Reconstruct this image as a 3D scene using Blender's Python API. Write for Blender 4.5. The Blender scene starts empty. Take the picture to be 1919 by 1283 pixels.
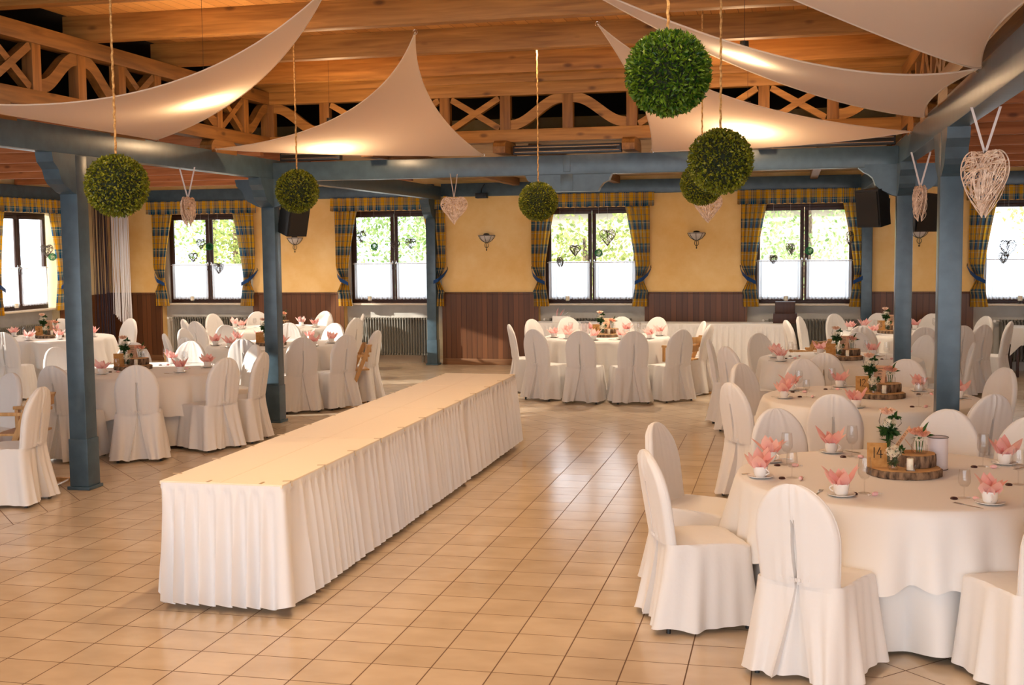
import bpy, bmesh, math, random
from math import sin, cos, pi, sqrt, radians, atan2, hypot
from mathutils import Vector, Matrix
random.seed(7)
SC = bpy.context.scene
COL = SC.collection

# ------------------------------------------------------------------ mesh helper
class MB:
    def __init__(s):
        s.v = []; s.f = []; s.mi = []; s.uv = None; s.m = 0
    def add(s, verts, faces, m=None):
        o = len(s.v); s.v += [tuple(p) for p in verts]
        s.f += [tuple(i + o for i in f) for f in faces]
        s.mi += [s.m if m is None else m] * len(faces)
        return s
    def box(s, x0, x1, y0, y1, z0, z1, M=None):
        P = [(x0,y0,z0),(x1,y0,z0),(x1,y1,z0),(x0,y1,z0),(x0,y0,z1),(x1,y0,z1),(x1,y1,z1),(x0,y1,z1)]
        if M is not None: P = [M @ Vector(p) for p in P]
        return s.add(P, [(0,3,2,1),(4,5,6,7),(0,1,5,4),(1,2,6,5),(2,3,7,6),(3,0,4,7)])
    def bbox(s, x0, x1, y0, y1, z0, z1, b=.006, M=None):       # box with chamfered edges
        bm = bmesh.new()
        bmesh.ops.create_cube(bm, size=1)
        for v in bm.verts:
            v.co = Vector(((x0+x1)/2+v.co.x*(x1-x0), (y0+y1)/2+v.co.y*(y1-y0), (z0+z1)/2+v.co.z*(z1-z0)))
        bmesh.ops.bevel(bm, geom=list(bm.edges), offset=b, segments=2, affect='EDGES', profile=.6)
        bm.verts.index_update()
        P = [v.co.copy() if M is None else M @ v.co for v in bm.verts]
        F = [[v.index for v in f.verts] for f in bm.faces]
        bm.free()
        return s.add(P, F)
    def tube(s, path, r, n=8, caps=True, closed=False):
        path = [Vector(p) for p in path]
        rs = r if isinstance(r, (list, tuple)) else [r]*len(path)
        V = []; K = len(path)
        t0 = (path[1]-path[0]).normalized()
        up = Vector((0,0,1)) if abs(t0.z) < .9 else Vector((1,0,0))
        for i, p in enumerate(path):
            if closed: t = (path[(i+1) % K]-path[i-1]).normalized()
            else: t = (path[min(i+1,K-1)]-path[max(i-1,0)]).normalized()
            a = t.cross(up)
            if a.length < 1e-4: a = t.cross(Vector((0,1,0)))
            a.normalize(); b = t.cross(a)
            up = a.cross(t) * 1.0 if False else up
            for k in range(n):
                q = 2*pi*k/n
                V.append(p + (a*cos(q)+b*sin(q))*rs[i])
        F = []
        for i in range(K if closed else K-1):
            j = (i+1) % K
            for k in range(n):
                l = (k+1) % n
                F.append((i*n+k, i*n+l, j*n+l, j*n+k))
        if caps and not closed:
            F.append(tuple(range(n-1,-1,-1))); F.append(tuple((K-1)*n+k for k in range(n)))
        return s.add(V, F)
    def lathe(s, prof, c=(0,0,0), n=24, a0=0, a1=2*pi, M=None):
        V = []; F = []; full = abs(a1-a0-2*pi) < 1e-6
        m = n if full else n+1
        for r, z in prof:
            for k in range(m):
                q = a0+(a1-a0)*k/n
                V.append(Vector((c[0]+r*cos(q), c[1]+r*sin(q), c[2]+z)))
        for i in range(len(prof)-1):
            for k in range(n):
                l = (k+1) % m
                F.append((i*m+k, i*m+l, (i+1)*m+l, (i+1)*m+k))
        if M is not None: V = [M @ p for p in V]
        return s.add(V, F)
    def loft(s, rings, closed=True, cap0=False, cap1=False):
        n = len(rings[0]); V = [p for r in rings for p in r]; F = []
        for i in range(len(rings)-1):
            for k in range(n if closed else n-1):
                l = (k+1) % n
                F.append((i*n+k, i*n+l, (i+1)*n+l, (i+1)*n+k))
        if cap0: F.append(tuple(range(n-1,-1,-1)))
        if cap1: F.append(tuple((len(rings)-1)*n+k for k in range(n)))
        return s.add(V, F)
    def prism(s, pts, d, axis='y', off=0, M=None):      # outline in 2D extruded along axis
        def P(a, b, t):
            return Vector({'y': (a, t, b), 'x': (t, a, b), 'z': (a, b, t)}[axis])
        n = len(pts)
        V = [P(a, b, off) for a, b in pts]+[P(a, b, off+d) for a, b in pts]
        if M is not None: V = [M @ p for p in V]
        F = [tuple(range(n)), tuple(range(2*n-1, n-1, -1))]
        F += [(i, i+n, (i+1) % n+n, (i+1) % n) for i in range(n)]
        return s.add(V, F)
    def strip(s, A, B, d, M=None):     # band between two 2D polylines (x,z), thickness d in y -d/2..d/2
        n = len(A); V = []
        for y in (-d/2, d/2):
            V += [Vector((a, y, b)) for a, b in A]+[Vector((a, y, b)) for a, b in B]
        if M is not None: V = [M @ p for p in V]
        F = []
        for i in range(n-1):
            F.append((i, i+1, n+i+1, n+i)); F.append((2*n+i, 3*n+i, 3*n+i+1, 2*n+i+1))
            F.append((i, 2*n+i, 2*n+i+1, i+1)); F.append((n+i, n+i+1, 3*n+i+1, 3*n+i))
        F.append((0, n, 3*n, 2*n)); F.append((n-1, 3*n-1, 4*n-1, 2*n-1))
        return s.add(V, F)
    def build(s, name, mat, parent=None, smooth=True, angle=40, loc=None, rot=None, uv=None):
        me = bpy.data.meshes.new(name)
        me.from_pydata(s.v, [], s.f)
        mats = mat if isinstance(mat, (list, tuple)) else [mat]
        for m in mats: me.materials.append(m)
        if len(mats) > 1:
            me.polygons.foreach_set('material_index', s.mi)
        if smooth:
            me.polygons.foreach_set('use_smooth', [True]*len(me.polygons))
        if uv is not None:
            l = me.uv_layers.new(name='UVMap')
            for lp in me.loops: l.data[lp.index].uv = uv[lp.vertex_index]
        me.update()
        bm = bmesh.new(); bm.from_mesh(me)
        bmesh.ops.recalc_face_normals(bm, faces=bm.faces)
        bm.to_mesh(me); bm.free()
        if smooth:
            try: me.set_sharp_from_angle(angle=radians(angle))
            except Exception: pass
        o = bpy.data.objects.new(name, me); COL.objects.link(o)
        if parent is not None: o.parent = parent
        if loc is not None: o.location = loc
        if rot is not None: o.rotation_euler = rot
        return o

def thing(name, label, cat, loc=(0,0,0), rz=0, group=None):
    o = bpy.data.objects.new(name, None); COL.objects.link(o)
    o.empty_display_size = .1
    o.location = loc; o.rotation_euler = (0,0,rz)
    return tag(o, label, cat, group)
def tag(o, label, cat, group=None):
    o['label'] = label; o['category'] = cat
    if group: o['group'] = group
    return o
def struct(o):
    o['kind'] = 'structure'; return o
def dup(root, loc=None, rz=None, label=None, group=None):
    r = root.copy(); COL.objects.link(r)
    if loc is not None: r.location = loc
    if rz is not None: r.rotation_euler = (0,0,rz)
    if label: r['label'] = label
    if group: r['group'] = group
    for ch in list(root.children):
        c = ch.copy(); COL.objects.link(c); c.parent = r
        for g in list(ch.children):
            d = g.copy(); COL.objects.link(d); d.parent = c
    return r
ORD = ['leftmost','second from left','third from left','fourth from left','fifth from left','sixth from left','seventh from left','eighth from left','ninth from left','tenth from left','eleventh from left','twelfth from left']
def ordw(i, n):
    if n == 1: return 'only'
    if i == n-1: return 'rightmost'
    return ORD[i]

# camera constants (used for the camera and for left-to-right naming)
YAW = Vector((-.22653, .97067))
CAMP = Vector((0, 0, 2.10))
def bearing(x, y):
    return atan2(x*.974+y*.2264, -x*.2265+y*.9707)

# ------------------------------------------------------------------ materials
def lin(c): return c/12.92 if c <= .04045 else ((c+.055)/1.055)**2.4
def rgb(r, g, b): return (lin(r/255), lin(g/255), lin(b/255), 1)
def mat(name, col, rough=.5, metal=0, spec=.5, **k):
    m = bpy.data.materials.new(name); m.use_nodes = True
    p = m.node_tree.nodes['Principled BSDF']
    p.inputs['Base Color'].default_value = col
    p.inputs['Roughness'].default_value = rough
    p.inputs['Metallic'].default_value = metal
    p.inputs['Specular IOR Level'].default_value = spec
    for a, b in k.items(): p.inputs[a.replace('_', ' ')].default_value = b
    return m
def N(m, t, **k):
    n = m.node_tree.nodes.new(t)
    for a, b in k.items(): setattr(n, a, b)
    return n
def L(m, a, b): m.node_tree.links.new(a, b)
def P(m): return m.node_tree.nodes['Principled BSDF']
def ramp(m, stops, interp='LINEAR'):
    r = N(m, 'ShaderNodeValToRGB'); r.color_ramp.interpolation = interp
    e = r.color_ramp.elements
    e[0].position, e[0].color = stops[0]; e[1].position, e[1].color = stops[-1]
    for p, c in stops[1:-1]:
        x = e.new(p); x.color = c
    return r
def noisecol(m, c1, c2, scale=(1,1,1), nscale=6, detail=4, bump=0, coord='Object', bdist=.002, lo=.35, hi=.65):
    tc = N(m, 'ShaderNodeTexCoord'); mp = N(m, 'ShaderNodeMapping'); mp.inputs['Scale'].default_value = scale
    L(m, tc.outputs[coord], mp.inputs[0])
    n = N(m, 'ShaderNodeTexNoise'); n.inputs['Scale'].default_value = nscale; n.inputs['Detail'].default_value = detail
    L(m, mp.outputs[0], n.inputs['Vector'])
    r = ramp(m, [(lo, c1), (hi, c2)]); L(m, n.outputs['Fac'], r.inputs[0]); L(m, r.outputs[0], P(m).inputs['Base Color'])
    if bump:
        b = N(m, 'ShaderNodeBump'); b.inputs['Strength'].default_value = bump; b.inputs['Distance'].default_value = bdist
        L(m, n.outputs['Fac'], b.inputs['Height']); L(m, b.outputs[0], P(m).inputs['Normal'])
    return m
def math_(m, op, a, b=None, c=None):
    n = N(m, 'ShaderNodeMath', operation=op)
    for i, x in enumerate((a, b, c)):
        if x is None: continue
        if isinstance(x, (int, float)): n.inputs[i].default_value = x
        else: L(m, x, n.inputs[i])
    return n.outputs[0]
def cloth(name, col, rough=.8, trans=.15, bump=.15, sc=350, sheen=.3):
    m = mat(name, col, rough, spec=.2)
    P(m).inputs['Sheen Weight'].default_value = sheen
    tc = N(m, 'ShaderNodeTexCoord')
    n = N(m, 'ShaderNodeTexNoise'); n.inputs['Scale'].default_value = 14; n.inputs['Detail'].default_value = 3
    L(m, tc.outputs['Object'], n.inputs['Vector'])
    b = N(m, 'ShaderNodeBump'); b.inputs['Strength'].default_value = bump; b.inputs['Distance'].default_value = .01
    L(m, n.outputs['Fac'], b.inputs['Height']); L(m, b.outputs[0], P(m).inputs['Normal'])
    if trans:
        t = N(m, 'ShaderNodeBsdfTranslucent'); t.inputs[0].default_value = col
        mx = N(m, 'ShaderNodeMixShader'); mx.inputs[0].default_value = trans
        out = m.node_tree.nodes['Material Output']
        L(m, P(m).outputs[0], mx.inputs[1]); L(m, t.outputs[0], mx.inputs[2]); L(m, mx.outputs[0], out.inputs[0])
    return m
def wood(name, c1, c2, axis='x', rough=.5, knots=True, sc=1.0):
    m = mat(name, c1, rough, spec=.35)
    tc = N(m, 'ShaderNodeTexCoord'); mp = N(m, 'ShaderNodeMapping')
    s = {'x': (.6, 9, 9), 'y': (9, .6, 9), 'z': (9, 9, .6)}[axis]
    mp.inputs['Scale'].default_value = tuple(a*sc for a in s)
    L(m, tc.outputs['Object'], mp.inputs[0])
    n = N(m, 'ShaderNodeTexNoise'); n.inputs['Scale'].default_value = 2.5; n.inputs['Detail'].default_value = 6; n.inputs['Distortion'].default_value = .6
    L(m, mp.outputs[0], n.inputs['Vector'])
    r = ramp(m, [(.3, c1), (.72, c2)]); L(m, n.outputs['Fac'], r.inputs[0])
    col = r.outputs[0]
    if knots:
        mp2 = N(m, 'ShaderNodeMapping'); mp2.inputs['Scale'].default_value = {'x': (2.2,5,5), 'y': (5,2.2,5), 'z': (5,5,2.2)}[axis]
        L(m, tc.outputs['Object'], mp2.inputs[0])
        v = N(m, 'ShaderNodeTexVoronoi'); v.inputs['Scale'].default_value = 1.1; L(m, mp2.outputs[0], v.inputs['Vector'])
        k = ramp(m, [(.06, (.25,.2,.18,1)), (.16, (1,1,1,1))]); L(m, v.outputs['Distance'], k.inputs[0])
        mx = N(m, 'ShaderNodeMix', data_type='RGBA', blend_type='MULTIPLY'); mx.inputs[0].default_value = .8
        L(m, col, mx.inputs[6]); L(m, k.outputs[0], mx.inputs[7]); col = mx.outputs[2]
    L(m, col, P(m).inputs['Base Color'])
    b = N(m, 'ShaderNodeBump'); b.inputs['Strength'].default_value = .2; b.inputs['Distance'].default_value = .004
    L(m, n.outputs['Fac'], b.inputs['Height']); L(m, b.outputs[0], P(m).inputs['Normal'])
    return m

WHITE = (.80, .765, .73, 1)
M = {}
M['cover'] = cloth('chair_cover_fabric', WHITE, .75, .06, .25, sheen=.4)
M['linen'] = cloth('table_linen', (.82, .785, .745, 1), .75, .06, .12)
M['skirt'] = cloth('skirt_fabric', (.79, .77, .765, 1), .8, .08, .1)
M['runner'] = cloth('cream_top_cloth', (.82, .70, .53, 1), .8, 0, .1)
M['sail'] = cloth('sail_fabric', (.88, .80, .70, 1), .85, .5, .1)
M['sheer'] = cloth('sheer_curtain', (.92, .93, .97, 1), .9, .75, .05)
M['tie'] = cloth('blue_tieback', rgb(20, 60, 110), .8, .05, .1)
M['ribbon'] = cloth('ribbon_white', (.8, .72, .68, 1), .6, .2, .05)
M['beamx'] = wood('glulam_beam_x', rgb(134, 90, 40), rgb(182, 130, 66), 'x', .55)
M['beamy'] = wood('glulam_beam_y', rgb(104, 68, 30), rgb(144, 100, 50), 'y', .55)
M['beamz'] = wood('glulam_beam_z', rgb(112, 72, 32), rgb(152, 104, 50), 'z', .55)
M['joist'] = wood('joist_wood', rgb(150, 88, 48), rgb(190, 122, 74), 'x', .6)
M['oak'] = wood('highchair_wood', rgb(176, 130, 76), rgb(206, 162, 106), 'z', .45, False)
M['blue'] = noisecol(mat('blue_grey_paint', rgb(64, 84, 97), .3, spec=.5), rgb(59, 78, 90), rgb(69, 90, 103), (1,1,1), 9, 5, .06)
M['iron'] = mat('black_iron', (.02, .018, .016, 1), .5, .3)
M['black'] = mat('black_plastic', (.012, .012, .014, 1), .45)
M['rubber'] = mat('black_chair_foot', (.01, .01, .01, 1), .5)
M['frame'] = wood('window_frame_brown', rgb(52, 30, 24), rgb(70, 42, 32), 'z', .4, False)
M['radiator'] = mat('radiator_enamel', rgb(120, 116, 106), .4)
M['chrome'] = mat('steel', (.75, .75, .75, 1), .2, 1)
M['bowl'] = cloth('frosted_glass', (.85, .83, .82, 1), .4, .5, 0)
M['wicker'] = noisecol(mat('white_wicker', rgb(225, 198, 172), .8), rgb(205, 172, 145), rgb(244, 222, 200), nscale=40)
M['twig'] = noisecol(mat('grey_twig', rgb(90, 80, 74), .8), rgb(60, 52, 48), rgb(120, 108, 100), nscale=40)
M['rope'] = noisecol(mat('jute_rope', rgb(190, 140, 80), .9), rgb(150, 105, 55), rgb(214, 168, 104), nscale=60, bump=.5)
M['porcelain'] = mat('porcelain', (.85, .82, .78, 1), .15, spec=.5)
M['wax'] = mat('candle_wax', (.86, .78, .62, 1), .5, spec=.4, Subsurface_Weight=.2)
M['kraft'] = noisecol(mat('kraft_card', rgb(180, 130, 70), .9), rgb(170, 120, 62), rgb(192, 142, 82), nscale=30)
M['menu'] = noisecol(mat('menu_card', rgb(222, 176, 140), .9), rgb(216, 170, 135), rgb(228, 186, 152), nscale=20)
M['ink'] = mat('black_ink', (.01, .008, .006, 1), .8)
M['bark'] = noisecol(mat('tree_bark', rgb(90, 68, 50), .95), rgb(48, 34, 26), rgb(150, 122, 96), (1,1,.35), 34, 6, 1.0, bdist=.012)
M['slice'] = wood('cut_wood', rgb(190, 146, 98), rgb(215, 175, 125), 'x', .8, False)
M['paper'] = cloth('white_paper', (.83, .76, .76, 1), .9, .3, 0)
M['stem'] = mat('green_stem', rgb(60, 90, 40), .6)
M['silver'] = mat('cutlery', (.72, .70, .68, 1), .22, 1)
M['choc'] = mat('chocolate', (.05, .015, .015, 1), .4)
M['candy'] = mat('candy_wrap', (.85, .5, .5, 1), .35)
M['concrete'] = mat('outside_paving', (.35, .34, .30, 1), .9)
M['rosette'] = cloth('lace_trim', (.84, .80, .76, 1), .9, .1, .4)

def leafmat(name, c1, c2, trans=.35, rough=.5, tr=None):
    m = mat(name, c1, rough, spec=.3)
    g = N(m, 'ShaderNodeObjectInfo'); geo = N(m, 'ShaderNodeNewGeometry')
    r = ramp(m, [(0, c1), (1, c2)]); L(m, geo.outputs['Random Per Island'], r.inputs[0])
    L(m, r.outputs[0], P(m).inputs['Base Color'])
    t = N(m, 'ShaderNodeBsdfTranslucent'); L(m, r.outputs[0], t.inputs[0])
    mx = N(m, 'ShaderNodeMixShader'); mx.inputs[0].default_value = trans
    L(m, P(m).outputs[0], mx.inputs[1]); L(m, t.outputs[0], mx.inputs[2]); L(m, mx.outputs[0], m.node_tree.nodes['Material Output'].inputs[0])
    return m
M['box'] = leafmat('boxwood_leaf', rgb(62, 74, 14), rgb(140, 138, 34), .15, .35)
M['box2'] = leafmat('boxwood_green_leaf', rgb(20, 60, 14), rgb(104, 130, 30), .15, .35)
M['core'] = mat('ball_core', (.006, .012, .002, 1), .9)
M['tree'] = leafmat('tree_leaf', rgb(120, 150, 80), rgb(200, 215, 150), .5)
M['autumn'] = leafmat('autumn_leaf', rgb(190, 150, 90), rgb(235, 205, 140), .5)
M['hedge'] = leafmat('hedge_leaf', rgb(110, 130, 60), rgb(190, 190, 110), .5)
M['foliage'] = leafmat('bouquet_leaf', rgb(20, 50, 20), rgb(60, 96, 40), .2)
M['gyps'] = leafmat('baby_breath', rgb(232, 222, 196), rgb(250, 244, 226), .3)
M['rose'] = leafmat('rose_petal', rgb(250, 208, 182), rgb(255, 232, 212), .3)
M['peach'] = leafmat('peach_petal', rgb(246, 182, 154), rgb(253, 212, 186), .3)
M['napkin'] = leafmat('pink_napkin', rgb(246, 182, 178), rgb(253, 212, 206), .45, .8)
M['string_b'] = mat('black_string', (.03, .02, .035, 1), .8)
M['string_w'] = cloth('white_string', (.86, .84, .86, 1), .8, .2, 0)

def glassmat(name, tint=(1,1,1,1), gl=.12, rough=.02):
    m = bpy.data.materials.new(name); m.use_nodes = True
    nt = m.node_tree; nt.nodes.remove(P(m))
    tr = N(m, 'ShaderNodeBsdfTransparent'); tr.inputs[0].default_value = tint
    g = N(m, 'ShaderNodeBsdfGlossy'); g.inputs['Roughness'].default_value = rough
    lw = N(m, 'ShaderNodeLayerWeight'); lw.inputs[0].default_value = .35
    f = math_(m, 'MULTIPLY_ADD', math_(m, 'POWER', lw.outputs['Facing'], 3.5), .7, gl*.25)
    mx = N(m, 'ShaderNodeMixShader'); L(m, f, mx.inputs[0])
    L(m, tr.outputs[0], mx.inputs[1]); L(m, g.outputs[0], mx.inputs[2]); L(m, mx.outputs[0], nt.nodes['Material Output'].inputs[0])
    return m
M['glass'] = glassmat('drinking_glass', (.97,.97,.97,1), .14)
M['pane'] = glassmat('window_pane', (.97,.98,.98,1), .02)

# plaid curtain fabric on UVs (metres)
def plaid(name):
    m = mat(name, (1,1,1,1), .8, spec=.15)
    tc = N(m, 'ShaderNodeTexCoord'); sp = N(m, 'ShaderNodeSeparateXYZ'); L(m, tc.outputs['UV'], sp.inputs[0])
    Y1 = rgb(230, 176, 40); B1 = rgb(20, 78, 122); W = rgb(226, 214, 176); G = rgb(150, 150, 110); B2 = rgb(58, 110, 134)
    def band(src, k, ph, stops):
        f = math_(m, 'FRACT', math_(m, 'MULTIPLY_ADD', src, k, ph))
        r = ramp(m, stops, 'CONSTANT'); L(m, f, r.inputs[0]); return r.outputs[0]
    a = band(sp.outputs[0], 4.2, .1, [(0, Y1), (.34, W), (.37, B2), (.44, Y1), (.52, B1), (.66, W), (.69, B1), (.84, G), (.9, B2)])
    b = band(sp.outputs[1], 2.55, .0, [(0, B1), (.16, B2), (.28, W), (.305, B2), (.40, Y1), (.62, G), (.66, Y1), (.88, W), (.9, Y1)])
    mx = N(m, 'ShaderNodeMix', data_type='RGBA', blend_type='MIX'); mx.inputs[0].default_value = .5
    L(m, a, mx.inputs[6]); L(m, b, mx.inputs[7])
    L(m, mx.outputs[2], P(m).inputs['Base Color'])
    t = N(m, 'ShaderNodeBsdfTranslucent'); L(m, mx.outputs[2], t.inputs[0])
    s = N(m, 'ShaderNodeMixShader'); s.inputs[0].default_value = .4
    L(m, P(m).outputs[0], s.inputs[1]); L(m, t.outputs[0], s.inputs[2]); L(m, s.outputs[0], m.node_tree.nodes['Material Output'].inputs[0])
    return m
M['plaid'] = plaid('plaid_curtain')

# plaster
def plaster():
    m = mat('yellow_plaster', rgb(222, 170, 96), .85, spec=.2)
    tc = N(m, 'ShaderNodeTexCoord')
    n = N(m, 'ShaderNodeTexNoise'); n.inputs['Scale'].default_value = 1.4; n.inputs['Detail'].default_value = 8; n.inputs['Roughness'].default_value = .65
    L(m, tc.outputs['Object'], n.inputs['Vector'])
    r = ramp(m, [(.3, rgb(236, 188, 112)), (.7, rgb(248, 212, 150))]); L(m, n.outputs['Fac'], r.inputs[0])
    L(m, r.outputs[0], P(m).inputs['Base Color'])
    b = N(m, 'ShaderNodeBump'); b.inputs['Strength'].default_value = .25; b.inputs['Distance'].default_value = .004
    L(m, n.outputs['Fac'], b.inputs['Height']); L(m, b.outputs[0], P(m).inputs['Normal'])
    return m
M['plaster'] = plaster()
M['cream'] = noisecol(mat('cream_plaster', rgb(225, 205, 160), .85), rgb(214, 192, 146), rgb(230, 212, 170), nscale=2)
M['greywall'] = noisecol(mat('white_niche_plaster', rgb(196, 192, 184), .85), rgb(188, 184, 176), rgb(204, 200, 192), nscale=3)
M['sill'] = mat('stone_sill', rgb(205, 190, 170), .3)
M['attic'] = mat('attic_dark', (.02, .015, .01, 1), .9)
M['bceil'] = noisecol(mat('beige_ceiling', rgb(170, 140, 100), .8), rgb(160, 130, 92), rgb(178, 148, 108), nscale=3)

def boards(name, c1, c2, pitch, axis=0, groove=.05, rough=.45, dark=.35):
    m = mat(name, c1, rough, spec=.35)
    tc = N(m, 'ShaderNodeTexCoord'); sp = N(m, 'ShaderNodeSeparateXYZ'); L(m, tc.outputs['Object'], sp.inputs[0])
    u = math_(m, 'MULTIPLY', sp.outputs[axis], 1/pitch)
    fr = math_(m, 'FRACT', u); fl = math_(m, 'FLOOR', u)
    wn = N(m, 'ShaderNodeTexWhiteNoise', noise_dimensions='1D'); L(m, fl, wn.inputs['W'])
    mp = N(m, 'ShaderNodeMapping'); mp.inputs['Scale'].default_value = [(14,14,.9),(.9,14,14)][1 if axis == 1 else 0]
    L(m, tc.outputs['Object'], mp.inputs[0])
    n = N(m, 'ShaderNodeTexNoise'); n.inputs['Scale'].default_value = 1.5; n.inputs['Detail'].default_value = 5; L(m, mp.outputs[0], n.inputs['Vector'])
    f = math_(m, 'MULTIPLY_ADD', wn.outputs['Value'], .5, math_(m, 'MULTIPLY', n.outputs['Fac'], .5))
    r = ramp(m, [(.2, c1), (.8, c2)]); L(m, f, r.inputs[0])
    g = math_(m, 'GREATER_THAN', fr, groove)
    gm = math_(m, 'MULTIPLY_ADD', g, 1-dark, dark)
    mx = N(m, 'ShaderNodeMix', data_type='RGBA', blend_type='MULTIPLY'); mx.inputs[0].default_value = 1
    L(m, r.outputs[0], mx.inputs[6]); cb = N(m, 'ShaderNodeCombineColor')
    for i in range(3): L(m, gm, cb.inputs[i])
    L(m, cb.outputs[0], mx.inputs[7]); L(m, mx.outputs[2], P(m).inputs['Base Color'])
    b = N(m, 'ShaderNodeBump'); b.inputs['Distance'].default_value = .006; b.inputs['Strength'].default_value = .8
    L(m, g, b.inputs['Height']); L(m, b.outputs[0], P(m).inputs['Normal'])
    return m
M['wains'] = boards('wainscot_boards', rgb(84, 52, 32), rgb(112, 70, 42), .095, 0, .07, .38)
M['wains_y'] = boards('wainscot_boards_side', rgb(96, 58, 30), rgb(124, 76, 40), .095, 1, .07, .38)
M['planks'] = boards('ceiling_planks', rgb(196, 140, 78), rgb(226, 172, 104), .12, 0, .05, .6, .5)
M['planks_side'] = boards('aisle_planks', rgb(196, 150, 110), rgb(222, 178, 136), .12, 1, .05, .6, .6)

# floor tiles: straight field inside the dance floor, diagonal outside
def floor_mat():
    m = mat('floor_tiles', (.5,.4,.3,1), .3, spec=.5)
    tc = N(m, 'ShaderNodeTexCoord')
    def grid(rot, offx, offy, px, py):
        mp = N(m, 'ShaderNodeMapping'); mp.inputs['Rotation'].default_value = (0,0,rot); mp.inputs['Location'].default_value = (offx, offy, 0)
        L(m, tc.outputs['Object'], mp.inputs[0]); sp = N(m, 'ShaderNodeSeparateXYZ'); L(m, mp.outputs[0], sp.inputs[0])
        u = math_(m, 'MULTIPLY', sp.outputs[0], 1/px); v = math_(m, 'MULTIPLY', sp.outputs[1], 1/py)
        fu = math_(m, 'FRACT', u); fv = math_(m, 'FRACT', v)
        g = math_(m, 'MULTIPLY', math_(m, 'GREATER_THAN', fu, .022), math_(m, 'GREATER_THAN', fv, .022))
        cb = N(m, 'ShaderNodeCombineXYZ'); L(m, math_(m, 'FLOOR', u), cb.inputs[0]); L(m, math_(m, 'FLOOR', v), cb.inputs[1])
        wn = N(m, 'ShaderNodeTexWhiteNoise', noise_dimensions='2D'); L(m, cb.outputs[0], wn.inputs['Vector'])
        return g, wn.outputs['Value']
    g1, r1 = grid(0, 2.057, -5.29, .3135, .3015)
    g2, r2 = grid(pi/4, .1, .05, .3135, .3135)
    sp = N(m, 'ShaderNodeSeparateXYZ'); L(m, tc.outputs['Object'], sp.inputs[0])
    ins = math_(m, 'LESS_THAN', sp.outputs[1], 13.25)
    ins = math_(m, 'MULTIPLY', ins, math_(m, 'LESS_THAN', sp.outputs[0], .45))
    ins = math_(m, 'MULTIPLY', ins, math_(m, 'GREATER_THAN', sp.outputs[0], -5.82))
    def mixf(a, b):
        x = N(m, 'ShaderNodeMix', data_type='FLOAT'); L(m, ins, x.inputs[0]); L(m, b, x.inputs[2]); L(m, a, x.inputs[3]); return x.outputs[0]
    g = mixf(g1, g2); rv = mixf(r1, r2)
    n = N(m, 'ShaderNodeTexNoise'); n.inputs['Scale'].default_value = 3; n.inputs['Detail'].default_value = 3
    mp = N(m, 'ShaderNodeMapping'); mp.inputs['Scale'].default_value = (1,1.5,1); L(m, tc.outputs['Object'], mp.inputs[0]); L(m, mp.outputs[0], n.inputs['Vector'])
    f = math_(m, 'MULTIPLY_ADD', rv, .16, math_(m, 'MULTIPLY', n.outputs['Fac'], .8))
    r = ramp(m, [(.1, rgb(182, 160, 134)), (.9, rgb(214, 194, 168))]); L(m, f, r.inputs[0])
    mx = N(m, 'ShaderNodeMix', data_type='RGBA'); L(m, g, mx.inputs[0]); mx.inputs[6].default_value = rgb(96, 68, 44); L(m, r.outputs[0], mx.inputs[7])
    L(m, mx.outputs[2], P(m).inputs['Base Color'])
    rr = math_(m, 'MULTIPLY_ADD', rv, .04, .17)
    rr2 = N(m, 'ShaderNodeMix', data_type='FLOAT'); L(m, g, rr2.inputs[0]); rr2.inputs[2].default_value = .8; L(m, rr, rr2.inputs[3])
    L(m, rr2.outputs[0], P(m).inputs['Roughness'])
    return m
M['floor'] = floor_mat()

# ------------------------------------------------------------------ the shell
XL, XR, YB = -12.7, 8.2, 20.5
WX = [-10.62, -6.98, -3.37, .21, 3.80, 7.35]     # middles of the back windows
NW, WH = .93, .83                                # half niche, half window
ZS, ZT = 1.09, 2.75                              # sill and head of windows

b = MB().box(XL-.3, XR+.3, -4, YB+.35, -.15, 0)
struct(b.build('floor', M['floor'], smooth=False))
# back wall with window recesses
b = MB(); xs = [XL]
for w in WX: xs += [w-NW, w+NW]
xs.append(XR)
for i in range(0, len(xs), 2):
    if xs[i+1] > xs[i]: b.box(xs[i], xs[i+1], YB, YB+.35, 0, 4.3)
for w in WX: b.box(w-NW, w+NW, YB, YB+.35, ZT, 4.3)
struct(b.build('wall_back', M['plaster'], smooth=False))
b = MB()
for w in WX:
    b.box(w-NW, w+NW, YB+.16, YB+.35, 0, ZS)
    b.box(w-NW, w-WH, YB+.12, YB+.35, ZS, ZT); b.box(w+WH, w+NW, YB+.12, YB+.35, ZS, ZT)
struct(b.build('wall_niche', M['greywall'], smooth=False))
# left wall with one window
Y0w, Y1w = 17.15, 19.0
b = MB()
yy_ = [-4]
for q_ in (10.8, 14.4): yy_ += [q_-.83, q_+.83]
yy_.append(17.05)
for i_ in range(0, len(yy_), 2): b.box(XL-.3, XL, yy_[i_], yy_[i_+1], 0, 4.3)
b.box(XL-.3, XL, 9.97, 15.23, 0, ZS); b.box(XL-.3, XL, 9.97, 15.23, ZT, 4.3)
b = b; b.box(XL-.3, XL, 18.95, YB+.35, 0, 4.3)
b.box(XL-.3, XL, 17.05, 18.95, ZT, 4.3)
struct(b.build('wall_left', M['cream'], smooth=False))
b = MB(); b.box(XL-.3, XL-.15, 17.05, 18.95, 0, ZS)
struct(b.build('wall_left_niche', M['greywall'], smooth=False))
b = MB().box(XR, XR+.3, -4, YB+.35, 0, 4.3)
struct(b.build('wall_right', M['plaster'], smooth=False))
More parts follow.
